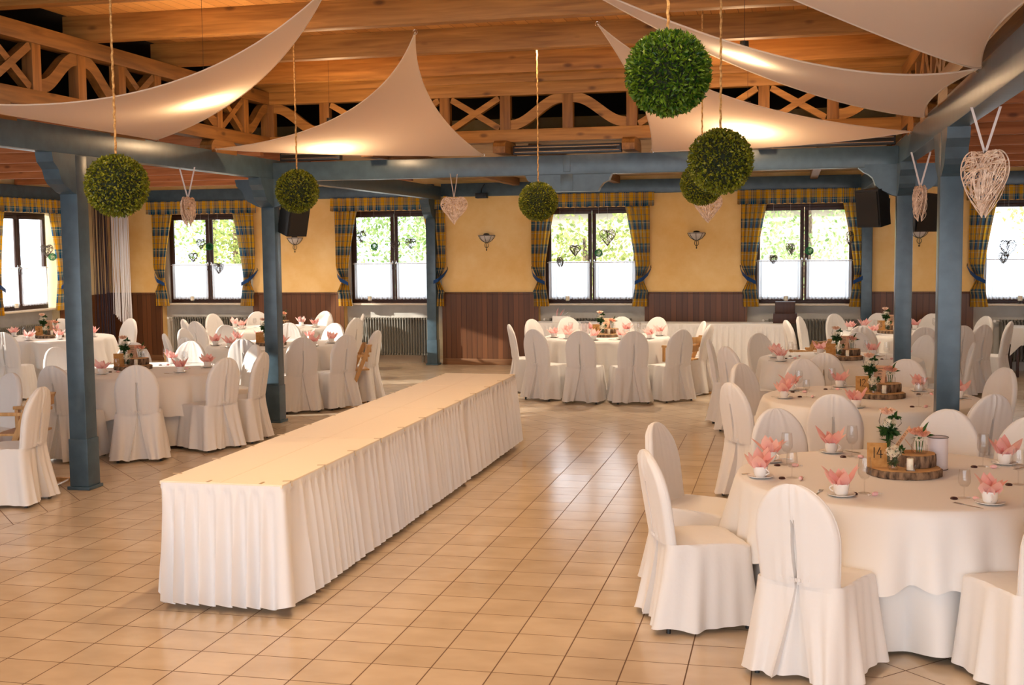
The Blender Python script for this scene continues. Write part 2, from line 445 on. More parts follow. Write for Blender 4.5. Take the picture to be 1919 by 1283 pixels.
# wainscot
def wains(name, x0, x1):
    b = MB(); b.box(x0, x1, YB-.02, YB, .1, 1.26); o = struct(b.build(name, M['wains'], smooth=False))
    c = MB(); c.bbox(x0, x1, YB-.035, YB, 1.255, 1.29, .004); c.build('cap_rail', M['wains'], o)
    d = MB(); d.bbox(x0, x1, YB-.03, YB, 0, .11, .004); d.build('plinth_board', M['oakd'], o)
M['oakd'] = wood('plinth_wood', rgb(104, 70, 44), rgb(130, 90, 58), 'x', .5, False)
k = 1
for i in range(0, len(xs), 2):
    wains('trim_%d' % k, xs[i], xs[i+1]); k += 1
b = MB(); b.box(XL, XL+.02, 13, 17.05, 0, 1.27); b.box(XL, XL+.02, 18.95, YB-.02, 0, 1.27)
struct(b.build('trim_%d' % k, M['wains_y'], smooth=False)); k += 1
# sills
for w in WX:
    b = MB(); b.bbox(w-NW-.02, w+NW+.02, YB-.06, YB+.2, ZS-.03, ZS, .005)
    struct(b.build('trim_%d' % k, M['sill'])); k += 1
b = MB(); b.bbox(XL-.2, XL+.05, 17.02, 18.98, ZS-.03, ZS, .005); struct(b.build('trim_%d' % k, M['sill'])); k += 1
for w in WX[:4]:      # tile skirting in the niches
    b = MB(); b.box(w-NW, w+NW, YB+.145, YB+.16, 0, .14); struct(b.build('trim_%d' % k, M['sill'], smooth=False)); k += 1
# blue wall plate under the aisle ceilings
b = MB(); b.bbox(XL, -6.17, YB-.1, YB, 2.98, 3.2, .006); b.bbox(-6.02, 1.1, YB-.1, YB, 2.97, 3.2, .006); b.bbox(1.27, XR, YB-.1, YB, 2.98, 3.2, .006)
struct(b.build('trim_%d' % k, M['blue'])); k += 1
b = MB(); b.bbox(XL, XL+.1, 4, YB-.1, 2.98, 3.2, .006); struct(b.build('trim_%d' % k, M['blue'])); k += 1
# ceilings
b = MB(); b.box(-6.25, 1.35, -4, 13.6, 4.16, 4.22); struct(b.build('ceiling', M['planks'], smooth=False))
b = MB(); b.box(XL, -6.2, -4, YB, 3.36, 3.40); struct(b.build('ceiling_left', M['planks_side'], smooth=False))
b = MB(); b.box(1.3, XR, -4, YB, 3.36, 3.40); struct(b.build('ceiling_right', M['planks_side'], smooth=False))
b = MB(); b.box(-6.0, 1.12, 13.55, YB, 3.27, 3.30); struct(b.build('ceiling_back', M['bceil'], smooth=False))
b = MB(); b.box(XL-.3, XR+.3, -4, YB+.35, 4.3, 4.4); struct(b.build('ceiling_roof', M['attic'], smooth=False))

# ------------------------------------------------------------------ timber frame
GP = 'blue painted timber posts'
PW = .085
def post(x, y, label, h=2.92, w=PW, cap=True, dirs='y', wall=False):
    t = thing('timber_post', label, 'post', (x, y, 0), 0, GP)
    MB().bbox(-w, w, -w, w, 0, h, .012).build('shaft', M['blue'], t)
    MB().bbox(-w-.025, w+.025, -w-.025, w+.025, 0, .03, .006).bbox(-w-.007, w+.007, -w-.007, w+.007, .03, .45, .006).build('plinth', M['blue'], t)
    # shaped capital block under the beam
    pts = []
    def half(sgn):
        q = [(w*.9, 2.58), (w+.06, 2.6), (.26, 2.66), (.30, 2.70), (.33, 2.78), (.40, 2.84), (.42, 2.92)]
        return [(sgn*a, b_) for a, b_ in q]
    right = half(1); left = half(-1)
    poly = left[::-1]+right
    poly = [(-.42, 2.92)]+[p for p in left[::-1][1:]]+right[:-1]+[(.42, 2.92)]
    if wall:
        poly = [(w, 2.92), (-.42, 2.92)]+[p for p in left[::-1][1:]]+[(w, 2.58)]
    if cap:
        if 'y' in dirs: MB().prism(poly, 2*w-.01, 'x', -w+.005).build('capital', M['blue'], t, smooth=False)
        if 'x' in dirs: MB().prism(poly, 2*w-.02, 'y', -w+.01).build('capital', M['blue'], t, smooth=False)
    return t
XLb, XRb, YP = -6.08, 1.165, 13.40
post(XLb, 9.35, 'blue timber post nearest on the left, beside the front left round table')
post(XLb, YP, 'blue timber post on the left carrying the beam corner, bearing a speaker', dirs='xy')
post(XRb, 9.6, 'blue timber post nearest on the right, behind the number 14 table')
post(XRb, YP, 'blue timber post on the right carrying the beam corner, bearing speakers', dirs='xy')
post(-6.2, YB-.10, 'blue timber post against the back wall left of the brown wainscot', dirs='y', wall=True)
post(1.2, YB-.10, 'blue timber post against the back wall right of the fourth window', dirs='y', wall=True)
GB = 'blue painted carrying beams'
b = MB(); b.bbox(XLb-.07, XLb+.07, 1.0, YB, 2.92, 3.15, .008)
tag(b.build('carrying_beam', M['blue']), 'long blue beam running away on the left above the left posts', 'beam', GB)
b = MB(); b.bbox(XRb-.07, XRb+.07, 1.0, YB, 2.92, 3.16, .008)
tag(b.build('carrying_beam', M['blue']), 'long blue beam running away on the right above the right posts', 'beam', GB)
t = thing('carrying_beam', 'blue cross beam spanning the hall below the rear wooden truss', 'beam', (0,0,0), 0, GB)
b = MB(); b.bbox(XLb+.07, XRb-.07, YP-.07, YP+.07, 2.89, 3.11, .008); b.build('beam_body', M['blue'], t)
poly = [(-.49, 2.89), (-.46, 2.83), (-.40, 2.80), (-.38, 2.73), (-.34, 2.70), (.34, 2.70), (.36, 2.74), (.40, 2.79), (.46, 2.82), (.49, 2.89)]
MB().prism(poly, .14, 'y', YP-.07, Matrix.Translation((-2.45, 0, 0))).build('hanging_bracket', M['blue'], t, smooth=False)
b = MB(); b.bbox(-2.50, -2.42, YP-.078, YP-.06, 2.92, 3.10, .003); b.bbox(-2.53, -2.39, YP-.078, YP-.06, 2.71, 2.895, .003)
b.build('joint_plate', M['blue'], t)
for sx in (-1, 1):
    poly = [(0, 2.89), (0, 2.62), (.10*sx, 2.62), (.17*sx, 2.66), (.22*sx, 2.72), (.26*sx, 2.80), (.34*sx, 2.84), (.40*sx, 2.89)]
    x0 = XLb+.08 if sx == 1 else XRb-.08
    MB().prism(poly, .13, 'y', YP-.065, Matrix.Translation((x0, 0, 0))).build('bracket', M['blue'], t, smooth=False)

# rafters across the nave
yb = 9.6-1.5*5; n = 0
RNAMES = ['far behind the viewer','fifth from the rear truss','fourth from the rear truss','third from the rear truss','second from the rear truss','first in front of the rear truss','just above the rear truss']
ys = [1.95, 3.48, 5.02, 6.56, 8.09, 9.61, 11.11, 12.60, 13.335]
for i, y in enumerate(ys):
    o = MB().bbox(-6.3, 1.42, y, y+.13, 3.935, 4.16, .006).build('ceiling_beam', M['beamx'])
    tag(o, 'brown wooden ceiling beam across the hall, %s counting from the rear truss' % ['nearest','second','third','fourth','fifth','sixth','seventh','eighth','ninth'][len(ys)-1-i], 'beam', 'brown ceiling beams across the hall')
# trusses ------------------------------------------------
def truss(name_label, nodes, pats, M_, mats):
    t = thing('roof_truss', name_label, 'truss', (0,0,0), 0, 'latticed wooden trusses')
    a, z = nodes[0], nodes[-1]
    MB().bbox(a-.1, z+.1, -.07, .07, 3.27, 3.41, .006, M_).build('bottom_chord', mats[0], t)
    MB().bbox(a-.1, z+.1, -.07, .07, 3.79, 3.935, .006, M_).build('top_chord', mats[0], t)
    for i, x in enumerate(nodes):
        MB().bbox(x-.06, x+.06, -.05, .05, 3.40, 3.80, .004, M_).build('truss_post', mats[1], t)
    for i, p in enumerate(pats):
        x0, x1 = nodes[i]+.06, nodes[i+1]-.06
        if p == 'X':
            for s_ in (0, 1):
                A = Vector((x0, 0, 3.42 if s_ else 3.78)); B = Vector((x1, 0, 3.78 if s_ else 3.42))
                d = (B-A).normalized(); nn = Vector((-d.z, 0, d.x))*.05
                A2, B2 = A+d*0, B-d*0
                pts = [(A2+nn), (B2+nn), (B2-nn), (A2-nn)]
                q = [(v.x, v.z) for v in pts]
                q = [(min(max(u, x0), x1), min(max(w_, 3.40), 3.80)) for u, w_ in q]
                MB().prism(q, .084 if s_ else .07, 'y', -.042 if s_ else -.035, M_).build('cross_brace', mats[0], t, smooth=False)
        else:
            Au, Bu = [], []
            for k_ in range(17):
                f = k_/16; g = f if p == 'U' else 1-f
                x = x0+(x1-x0)*f
                c = 3.46+.29*(.5-.5*cos(pi*g))
                sl = .29*.5*pi*sin(pi*g)/(x1-x0)
                h = .055*sqrt(1+sl*sl)
                Au.append((x, min(c+h, 3.80))); Bu.append((x, max(c-h, 3.40)))
            MB().strip(Au, Bu, .08, M_).build('curved_brace', mats[0], t, smooth=False)
    return t
nodes = [-6.05, -5.35, -4.62, -3.88, -3.17, -2.45, -1.73, -1.0, -.30, .42, 1.13]
truss('wooden truss of X and wave braces across the back, above the blue cross beam', nodes, 'DXXXUDXXXU', Matrix.Translation((0, YP, 0)), (M['beamx'], M['beamz']))
ny = [13.40-.65*i for i in range(19)][::-1]
pt = 'UD'+'X'; seq = []
base = {8.2: 'X', 8.85: 'U', 9.5: 'D', 10.15: 'X', 10.8: 'U', 11.45: 'D', 12.1: 'X', 12.75: 'U'}
for y in ny[:-1]:
    kk = min(base, key=lambda q: abs(q-y))
    seq.append(base[kk] if abs(kk-y) < .1 else 'XUD'[int(round(y/.65)) % 3])
RM = Matrix(((0, -1, 0, 0), (1, 0, 0, 0), (0, 0, 1, 0), (0, 0, 0, 1)))
truss('wooden truss running away on the left above the long blue beam', ny, seq, Matrix.Translation((XLb-.02, 0, 0)) @ RM, (M['beamy'], M['beamz']))
truss('wooden truss running away on the right above the long blue beam', ny, seq, Matrix.Translation((XRb+.02, 0, 0)) @ RM, (M['beamy'], M['beamz']))
# saddle blocks between blue beam and truss
def block(x, y, rot, lab):
    prof = [(-.3, 3.13), (.3, 3.13), (.3, 3.20), (.27, 3.24), (.22, 3.27), (-.22, 3.27), (-.27, 3.24), (-.3, 3.20)]
    o = MB().prism(prof, .14, 'x', -.07).build('saddle_block', M['beamy'], None, False, loc=(x, y, 0), rot=(0,0,rot))
    tag(o, lab, 'wooden block', 'wooden blocks between blue beams and trusses')
for i, x in enumerate([-4.72, -3.17, -1.73, -.29]):
    block(x, YP-.06, 0, 'brown wooden block on the blue cross beam, %s of four' % ORD[i])
for i, y in enumerate([12.1, 10.15, 8.2]):
    block(XLb, y, 0, 'brown wooden block on the left long beam, %s' % ['nearest the rear truss', 'in the middle', 'nearest the viewer'][i])
for i, y in enumerate([12.1, 10.9, 9.6]):
    block(XRb, y, 0, 'brown wooden block on the right long beam, %s' % ['nearest the rear truss', 'in the middle', 'nearest the viewer'][i])
# heaters under the rear truss
for i, (x0, x1) in enumerate([(-5.9, -5.15), (-3.07, -1.84), (-.2, 1.06)]):
    t = thing('radiant_heater', 'dark strip heater under the rear truss, %s of three' % ORD[i], 'heater', ((x0+x1)/2, YP-.05, 0), 0, 'strip heaters under the rear truss')
    h = (x1-x0)/2
    MB().bbox(-h, h, -.05, .05, 3.125, 3.225, .006).build('housing', M['black'], t)
    MB().tube([(-h+.02, -.056, 3.20), (h-.02, -.056, 3.20)], .006).tube([(-h+.02, -.056, 3.15), (h-.02, -.056, 3.15)], .006).build('rim_wire', M['chrome'], t)
    MB().tube([(-h+.05, -.045, 3.175), (h-.05, -.045, 3.175)], .012).build('heating_tube', M['iron'], t)
# aisle joists
for i, y in enumerate([4.7, 6.1, 7.5, 8.95, 10.4, 11.95, 13.4, 14.86, 16.31, 17.8, 19.25]):
    o = MB().bbox(XL+.05, -6.17, y-.05, y+.05, 3.2, 3.36, .005).build('ceiling_joist', M['joist'])
    tag(o, 'brown ceiling joist over the left aisle, number %d from the back window wall' % (11-i), 'joist', 'joists over the left aisle')
    o = MB().bbox(1.25, XR-.02, y-.05, y+.05, 3.2, 3.36, .005).build('ceiling_joist', M['joistd'] if 'joistd' in M else M['joist'])
    tag(o, 'dark brown ceiling joist over the right aisle, number %d from the back window wall' % (11-i), 'joist', 'joists over the right aisle')
for i, x in enumerate([-4.65, -2.9, -1.2, .35]):
    o = MB().bbox(x-.06, x+.06, 13.6, 20.38, 3.14, 3.27, .01).build('ceiling_joist', M['beamy'])
    tag(o, 'wooden joist running to the back wall behind the cross beam, %s of four' % ORD[i], 'joist', 'joists behind the cross beam')

# ------------------------------------------------------------------ windows
def window(i, cx, y, rz=0):
    """origin at sill middle, opening half-width WH, facing -y"""
    H = ZT-ZS
    o = MB(); fw = .055
    o.bbox(-WH, WH, -.03, .04, 0, fw, .004); o.bbox(-WH, WH, -.03, .04, H-fw, H, .004)
    o.bbox(-WH, -WH+fw, -.03, .04, fw, H-fw, .004); o.bbox(WH-fw, WH, -.03, .04, fw, H-fw, .004)
    w = struct(o.build('window_%d' % i, M['frame'], loc=(cx, y, ZS), rot=(0,0,rz)))
    for s in (-1, 1):
        a, b_ = sorted((s*.005, s*(WH-fw+.012)))
        q = MB(); sw = .065; z0, z1 = .045, H-.045
        q.bbox(a, b_, -.055, -.02, z0, z0+sw, .006); q.bbox(a, b_, -.055, -.02, z1-sw, z1, .006)
        q.bbox(a, a+sw, -.055, -.02, z0+sw, z1-sw, .006); q.bbox(b_-sw, b_, -.055, -.02, z0+sw, z1-sw, .006)
        cs = q.build('casement', M['frame'], w)
        MB().box(a+sw-.01, b_-sw+.01, -.04, -.034, z0+sw-.01, z1-sw+.01).build('glass_pane', M['pane'], cs, False)
        MB().bbox(s*.035-.012, s*.035+.012, -.062, -.054, H*.42, H*.42+.07, .003).tube([(s*.035, -.06, H*.44), (s*.035, -.085, H*.44), (s*.035, -.088, H*.44-.02), (s*.035, -.088, H*.44-.12)], .007).build('window_handle', M['chrome'], cs)
    return w
for i, w in enumerate(WX): window(i+1, w, YB+.19)
window(0, XL-.17, 18.0, pi/2)

def cafe(cx, y, s, rz, label, seedv):
    rnd = random.Random(seedv)
    t = thing('cafe_curtain', label, 'curtain', (cx, y, ZS), rz, 'white half curtains in the windows')
    a, b_ = sorted((s*.04, s*(WH-.06)))
    z1, z0 = .71, .07
    n = 120; V = []; ph = rnd.uniform(0, 6)
    rows = [(z1+.02, .003), (z1-.02, .006), (z1-.2, .01), (.3, .012), (z0, .013)]
    for z, am in rows:
        for k in range(n+1):
            f = k/n
            V.append((a+(b_-a)*f, -.075+am*(sin(f*88+ph)+.5*sin(f*51+ph*2)), z+(.004*sin(f*60) if z == z0 else 0)))
    F = [(r*(n+1)+k, r*(n+1)+k+1, (r+1)*(n+1)+k+1, (r+1)*(n+1)+k) for r in range(4) for k in range(n)]
    MB().add(V, F).build('sheer_panel', M['sheer'], t)
    MB().tube([(a-.02, -.075, z1), (b_+.02, -.075, z1)], .006).build('curtain_rod', M['ribbon'], t)
WN = ['first back window', 'second back window', 'third back window', 'fourth back window', 'fifth back window']
for i, w in enumerate(WX[:5]):
    for s in (-1, 1):
        cafe(w, YB+.19, s, 0, 'white half curtain, %s pane of the %s' % ('left' if s < 0 else 'right', WN[i]), i*2+s)
for s in (-1, 1): cafe(XL-.17, 18.0, s, pi/2, 'white half curtain, %s pane of the side window at far left' % ('left' if s < 0 else 'right'), 40+s)

def plaid_side(cx, y, s, rz, label, par_seed):
    """side curtain gathered by a tieback; s=-1 left, 1 right of window"""
    rnd = random.Random(par_seed)
    t = thing('plaid_curtain', label, 'curtain', (cx, y, 0), rz, 'plaid side curtains')
    out = lambda z: 1.03 if z > 1.75 else (1.03-.12*max(0, 1-abs(z-1.5)/.25) if z > 1.25 else .99)
    def inn(z):
        if z > 1.55: f = (z-1.55)/(2.8-1.55); return .80-.20*f**1.3
        f = (1.55-z)/.5; return .80-.08*min(1, f)
    zs = [2.80-.06*i for i in range(30)]+[1.045]
    n = 90; V = []; UV = []; ph = rnd.uniform(0, 6)
    for z in zs:
        o_, i_ = out(z), inn(z); wdt = o_-i_
        for k in range(n+1):
            f = k/n; x = s*(i_+wdt*f)
            am = .022+.012*(1-wdt/.43)
            yy = -.10-am*(cos(f*2*pi*5+ph)+.35*cos(f*2*pi*11+1.3*ph)+.3*sin(z*4+f*9))
            V.append((x, yy, z)); UV.append((f*.95+.3*par_seed, z))
    R = len(zs)
    F = [(r*(n+1)+k, r*(n+1)+k+1, (r+1)*(n+1)+k+1, (r+1)*(n+1)+k) for r in range(R-1) for k in range(n)]
    MB().add(V, F).build('drape', M['plaid'], t, uv=UV)
    # tieback
    q = []
    A = Vector((s*1.04, -.03, 1.69)); B = Vector((s*.78, -.17, 1.45))
    pts = [A, Vector((s*1.0, -.12, 1.60)), Vector((s*.92, -.18, 1.52)), B]
    V = []; 
    for p, h in zip(pts, (.015, .03, .035, .03)):
        V += [p+Vector((0, 0, h)), p-Vector((0, 0, h)), p+Vector((0, -.012, -h)), p+Vector((0, -.012, h))]
    MB().loft([V[i*4:i*4+4] for i in range(4)], True, True, True).build('tieback', M['tie'], t)
    MB().tube([(s*1.04, 0, 1.70), (s*1.04, -.04, 1.70), (s*1.04, -.045, 1.74)], .006).build('tieback_hook', M['iron'], t)
    return t
def valance(cx, y, rz, label, seedv):
    rnd = random.Random(seedv)
    t = thing('plaid_valance', label, 'valance', (cx, y, 0), rz, 'gathered plaid valances')
    n = 260; V = []; UV = []; ph = rnd.uniform(0, 6)
    zz = [2.985, 2.96, 2.93, 2.86, 2.80, 2.75]
    for z in zz:
        am = .004+.10*(2.985-z)*.9
        for k in range(n+1):
            f = k/n; x = -1.10+2.2*f
            x += .012*sin(f*40+ph)
            V.append((x, -.16-min(am, .034)*(cos(f*2*pi*22+ph)+.4*cos(f*2*pi*37)), z+(.006*cos(f*2*pi*22+ph) if z < 2.76 else 0)))
            UV.append((f*3.2, 1.1765+(z-2.75)*1.75))
    # returns to the wall
    F = [(r*(n+1)+k, r*(n+1)+k+1, (r+1)*(n+1)+k+1, (r+1)*(n+1)+k) for r in range(len(zz)-1) for k in range(n)]
    MB().add(V, F).build('gathered_cloth', M['plaid'], t, uv=UV)
    MB().bbox(-1.09, 1.09, -.145, -.13, 2.93, 2.96, .003).bbox(-1.09, -1.07, -.14, 0, 2.93, 2.96, .003).bbox(1.07, 1.09, -.14, 0, 2.93, 2.96, .003).build('curtain_rail', M['ribbon'], t)
for i, w in enumerate(WX[:5]):
    for s in (-1, 1):
        plaid_side(w, YB, s, 0, 'blue and yellow plaid curtain at the %s side of the %s' % ('left' if s < 0 else 'right', WN[i]), i*2+s+1)
    valance(w, YB, 0, 'blue and yellow plaid valance over the %s' % WN[i], i)
for s in (-1, 1):
    plaid_side(XL, 18.0, s, pi/2, 'blue and yellow plaid curtain, %s side of the far left side window' % ('left' if s < 0 else 'right'), 20+s)
valance(XL, 18.0, pi/2, 'blue and yellow plaid valance over the side window at far left', 9)

# radiators
def radiator(x0, x1, y, label, rz=0, loc=None):
    t = thing('radiator', label, 'radiator', loc or ((x0+x1)/2, y, 0), rz, 'column radiators under the windows')
    h = (x1-x0)/2; b = MB(); n = int((x1-x0)/.05)
    for k in range(n+1):
        x = -h+2*h*k/n
        for yy in (-.035, .035): b.tube([(x, yy, .17), (x, yy, .80)], .013, 6)
        b.bbox(x-.018, x+.018, -.06, .06, .79, .83, .012); b.bbox(x-.018, x+.018, -.06, .06, .15, .19, .012)
    b.build('columns', M['radiator'], t)
    MB().tube([(-h, 0, .81), (-h-.1, 0, .81)], .014).tube([(-h-.1, 0, .81), (-h-.1, 0, .02)], .01).build('pipe', M['greywall'], t)
    MB().tube([(-h-.1, -.01, .81), (-h-.1, -.07, .81)], .022).build('valve_knob', M['porcelain'], t)
    b = MB()
    for x in (-h+.15, h-.15): b.bbox(x-.02, x+.02, -.03, .03, .02, .17, .004)
    b.build('bracket_feet', M['radiator'], t)
radiator(-11.35, -9.85, YB+.075, 'grey column radiator under the first back window from the left')
radiator(-7.62, -6.3, YB+.075, 'grey column radiator under the second back window, beside the blue wall post')
radiator(-4.1, -2.7, YB+.075, 'grey column radiator under the third back window, behind table 7')
radiator(-.35, 1.05, YB+.075, 'grey column radiator under the fourth back window')
radiator(3.3, 4.6, YB+.075, 'grey column radiator under the fifth back window at the right edge')
radiator(0, 1.5, 0, 'grey column radiator under the side window at far left', pi/2, (XL-.07, 18.0, 0))

# wall sconces
def sconce():
    t = thing('wall_sconce', 'x', 'wall lamp', (0,0,0), 0, 'iron wall sconces with white bowls')
    prof = [(.005, -.115), (.05, -.105), (.09, -.08), (.12, -.045), (.14, -.01), (.145, .012), (.138, .012), (.13, -.01), (.11, -.045), (.08, -.075)]
    MB().lathe(prof, (0,0,0), 24, pi, 2*pi).build('glass_bowl', M['bowl'], t)
    b = MB(); rr = .152
    b.tube([(rr*cos(a), rr*sin(a), 0) for a in [pi+pi*k/20 for k in range(21)]], .004)
    for a in (pi, pi*1.25, pi*1.5, pi*1.75, 2*pi):
        b.tube([((r_+.006)*cos(a), (r_+.006)*sin(a), z) for r_, z in [(.145, 0), (.135, -.02), (.118, -.05), (.085, -.085), (.04, -.112), (.008, -.12)]], .004)
    b.tube([(.0+.035*sin(2*pi*k/20), -.02, -.165+.045*cos(2*pi*k/20)) for k in range(20)], .004, closed=True)
    b.tube([(0, -.02, -.12), (0, -.02, -.24)], .004); b.lathe([(0, -.265), (.01, -.255), (.012, -.245), (.004, -.232), (0, -.23)], (0, -.02, 0), 8)
    b.tube([(0, -.02, -.21), (0, 0, -.21)], .005)
    b.build('iron_frame', M['iron'], t)
    b = MB(); b.lathe([(.06, 0), (.055, .02), (.04, .035), (0, .04)], (0, -.02, .005), 16, pi, 2*pi); b.build('back_plate', M['iron'], t)
    return t
sc0 = sconce()
SCX = [(-8.835, 'left of the second back window'), (-5.22, 'right of the back wall post'), (-1.561, 'between the third and fourth back windows'), (2.018, 'between the two right posts')]
for i, (x, d) in enumerate(SCX):
    o = sc0 if i == 0 else dup(sc0)
    o.location = (x, YB-.003, 2.28); o['label'] = 'white bowl wall sconce with iron frame, '+d

# loudspeakers
def speaker(x, y, z, rz, tilt, label):
    t = thing('loudspeaker', label, 'speaker', (x, y, z), rz, 'black loudspeakers on the posts')
    Mx = Matrix.Rotation(tilt, 4, 'X')
    pr = [(-.15, -.12), (.15, -.12), (.09, .14), (-.09, .14)]
    cb_ = MB().prism(pr, .40, 'z', -.20, Mx).build('cabinet', M['black'], t, False)
    pr2 = [(-.135, -.135), (.135, -.135), (.135, -.12), (-.135, -.12)]
    MB().prism(pr2, .36, 'z', -.18, Mx).build('grille', M['iron'], cb_, False)
    MB().tube([(0, .13, 0), (0, .22, .02)], .015).bbox(-.04, .04, .2, .22, -.06, .1, .004).build('wall_bracket', M['chrome'], t)
    MB().tube([(.02, .12, .12), (.05, .18, .22), (.02, .2, .36), (.0, .2, .45)], .006).build('cable', M['black'], t)
speaker(XLb+.27, YP+.02, 2.46, radians(62), radians(14), 'black loudspeaker on the left corner post, behind a boxwood ball')
speaker(XRb-.30, YP+.05, 2.47, radians(-40), radians(8), 'large black loudspeaker left of the right corner post')
speaker(XRb+.20, YP+.26, 2.42, radians(30), radians(8), 'black loudspeaker behind the right corner post, mostly hidden by the post')
t = thing('projector_camera', 'small black device mounted on the blue wall plate above the yellow wall', 'device', (-5.25, YB-.17, 2.98), 0)
MB().bbox(-.11, .09, -.07, .07, -.05, .04, .008).build('body', M['black'], t)
MB().lathe([(0, 0), (.03, 0), (.03, .03), (0, .03)], (0,0,0), 12, M=Matrix.Translation((.06, -.07, 0)) @ Matrix.Rotation(pi/2, 4, 'X')).build('lens', M['iron'], t)
MB().tube([(-.02, 0, .04), (-.02, .04, .12), (.03, .06, .2)], .006).build('cable', M['black'], t)

# string curtains
def strings(x0, x1, y, z0, z1, n, m, name, label, seedv, point=False):
    rnd = random.Random(seedv); b = MB()
    for k in range(n):
        x = x0+(x1-x0)*(k+.5)/n+rnd.uniform(-.006, .006); yy = y+rnd.uniform(-.05, .05)
        ze = z0+(rnd.uniform(0, .05) if not point else abs(k/n-.85)*.35)
        b.tube([(x, yy, z1), (x+rnd.uniform(-.01, .01), yy, (z0+z1)/2), (x+rnd.uniform(-.02, .02), yy, ze)], .005 if not point else .006, 4)
    b.bbox(x0-.02, x1+.02, y-.01, y+.01, z1-.01, z1+.02, .002)
    o = b.build(name, m); tag(o, label, 'curtain'); o['kind'] = 'stuff'
strings(-12.56, -12.2, 19.9, .32, 3.19, 34, M['string_b'], 'string_curtain', 'black string curtain hanging in the far left corner', 3)
strings(-12.17, -11.86, 19.9, .62, 3.19, 40, M['string_w'], 'string_curtain', 'white string curtain hanging beside the black one in the corner', 4, True)

# ------------------------------------------------------------------ sails
def sail(A, B, C, mAB, mBC, mCA, label, sag=0.0):
    """triangular stretched cloth; m** = a point the curved edge passes through halfway"""
    A, B, C, mAB, mBC, mCA = [Vector(p) for p in (A, B, C, mAB, mBC, mCA)]
    def q(P0, Mm, P1, t):
        c = 2*Mm-.5*(P0+P1); return (1-t)**2*P0+2*t*(1-t)*c+t*t*P1
    n = 40; V = []; idx = {}
    for i in range(n+1):
        for j in range(n+1-i):
            u, v = i/n, j/n; w = 1-u-v      # u->A v->B w->C
            def e(P0, Mm, P1, a, b_):
                s_ = a+b_
                t = b_/s_ if s_ > 1e-9 else 0
                return q(P0, Mm, P1, t)-(P0*(1-t)+P1*t), s_
            lin_ = u*A+v*B+w*C
            d = Vector((0,0,0))
            for (P0, Mm, P1, a, b_) in ((A, mAB, B, u, v), (B, mBC, C, v, w), (C, mCA, A, w, u)):
                off, s_ = e(P0, Mm, P1, a, b_)
                d += off*s_**2.2
            idx[(i, j)] = len(V)
            V.append(lin_+d+Vector((0, 0, -sag*27*u*v*w)))
    F = []
    for i in range(n):
        for j in range(n-i):
            F.append((idx[(i, j)], idx[(i+1, j)], idx[(i, j+1)]))
            if i+j < n-1: F.append((idx[(i+1, j)], idx[(i+1, j+1)], idx[(i, j+1)]))
    t = thing('sail_cloth', label, 'shade sail', (0,0,0), 0, 'white triangular sail cloths under the ceiling')
    MB().add(V, F).build('cloth', M['sail'], t)
    for k, (P0, Mm, P1) in enumerate(((A, mAB, B), (B, mBC, C), (C, mCA, A))):
        MB().tube([q(P0, Mm, P1, s_/30) for s_ in range(31)], .006, 5).build('hem', M['sail'], t)
    for P0 in (A, B, C):
        MB().tube([P0+Vector((.02*cos(a), .0, .02*sin(a))) for a in [2*pi*k/12 for k in range(12)]], .003, 5, closed=True).build('ring', M['chrome'], t)
sail((-3.15, 9.97, 3.93), (-6.0, 11.86, 3.16), (-3.42, 13.3, 3.13), (-4.19, 10.9, 3.362), (-4.76, 12.6, 3.12), (-3.49, 11.6, 3.515), 'white triangular sail hung as a peak left of the hall centre')
sail((-1.584, 10.04, 3.93), (-1.5, 13.3, 3.12), (1.09, 11.93, 3.13), (-1.405, 11.6, 3.465), (-.024, 12.6, 3.083), (-.535, 11.0, 3.398), 'white triangular sail behind the two right boxwood balls')
sail((-1.55, 8.1, 3.93), (1.09, 7.82, 3.14), (1.09, 10.79, 3.15), (-.02, 7.96, 3.27), (.994, 9.3, 3.147), (-.179, 9.4, 3.342), 'long narrow white sail slanting down to the right blue beam')
sail((-1.5, 5.6, 3.93), (1.09, 7.67, 3.14), (1.09, 5.2, 3.16), (.428, 6.8, 3.215), (1.02, 6.6, 3.2), (0, 5.3, 3.4), 'white sail cut by the top right corner of the view')
sail((-3.2, 8.1, 3.93), (-6.0, 6.6, 3.17), (-6.0, 10.64, 3.16), (-4.55, 7.7, 3.191), (-5.97, 8.5, 3.16), (-4.391, 9.35, 3.43), 'large white sail at upper left, sweeping down to the left beam')
sail((-4.75, 6.55, 3.93), (-6.0, 5.9, 3.17), (-6.0, 3.0, 3.17), (-5.4, 6.2, 3.45), (-5.9, 4.4, 3.2), (-5.1, 5.0, 3.45), 'white sail of which only a corner shows at top left')

# ------------------------------------------------------------------ boxwood balls
def ball_mesh(R, nleaf, ll, lw, seedv, mt):
    rnd = random.Random(seedv); b = MB()
    for k in range(nleaf):
        z = 1-2*(k+.5)/nleaf; a = k*2.399963+rnd.uniform(-.05, .05); s_ = sqrt(1-z*z)
        n = Vector((s_*cos(a), s_*sin(a), z))
        n = (n+Vector([rnd.gauss(0, .03) for _ in range(3)])).normalized()
        r = R*rnd.uniform(.86, 1.0)
        c = n*r
        d = (n*.9+Vector([rnd.gauss(0, .55) for _ in range(3)])).normalized()
        sd = d.cross(Vector([rnd.gauss(0, 1) for _ in range(3)])).normalized()
        up = sd.cross(d)
        l = ll*rnd.uniform(.7, 1.2); w = lw*rnd.uniform(.8, 1.2)
        p0 = c-d*l*.5; p1 = c+sd*w+up*w*.3; p2 = c+d*l*.5; p3 = c-sd*w+up*w*.3
        b.add([p0, p1, p2, p3], [(0, 1, 2), (0, 2, 3)])
    return b
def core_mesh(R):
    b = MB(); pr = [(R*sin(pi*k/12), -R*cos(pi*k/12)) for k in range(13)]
    b.lathe(pr, (0,0,0), 20); return b
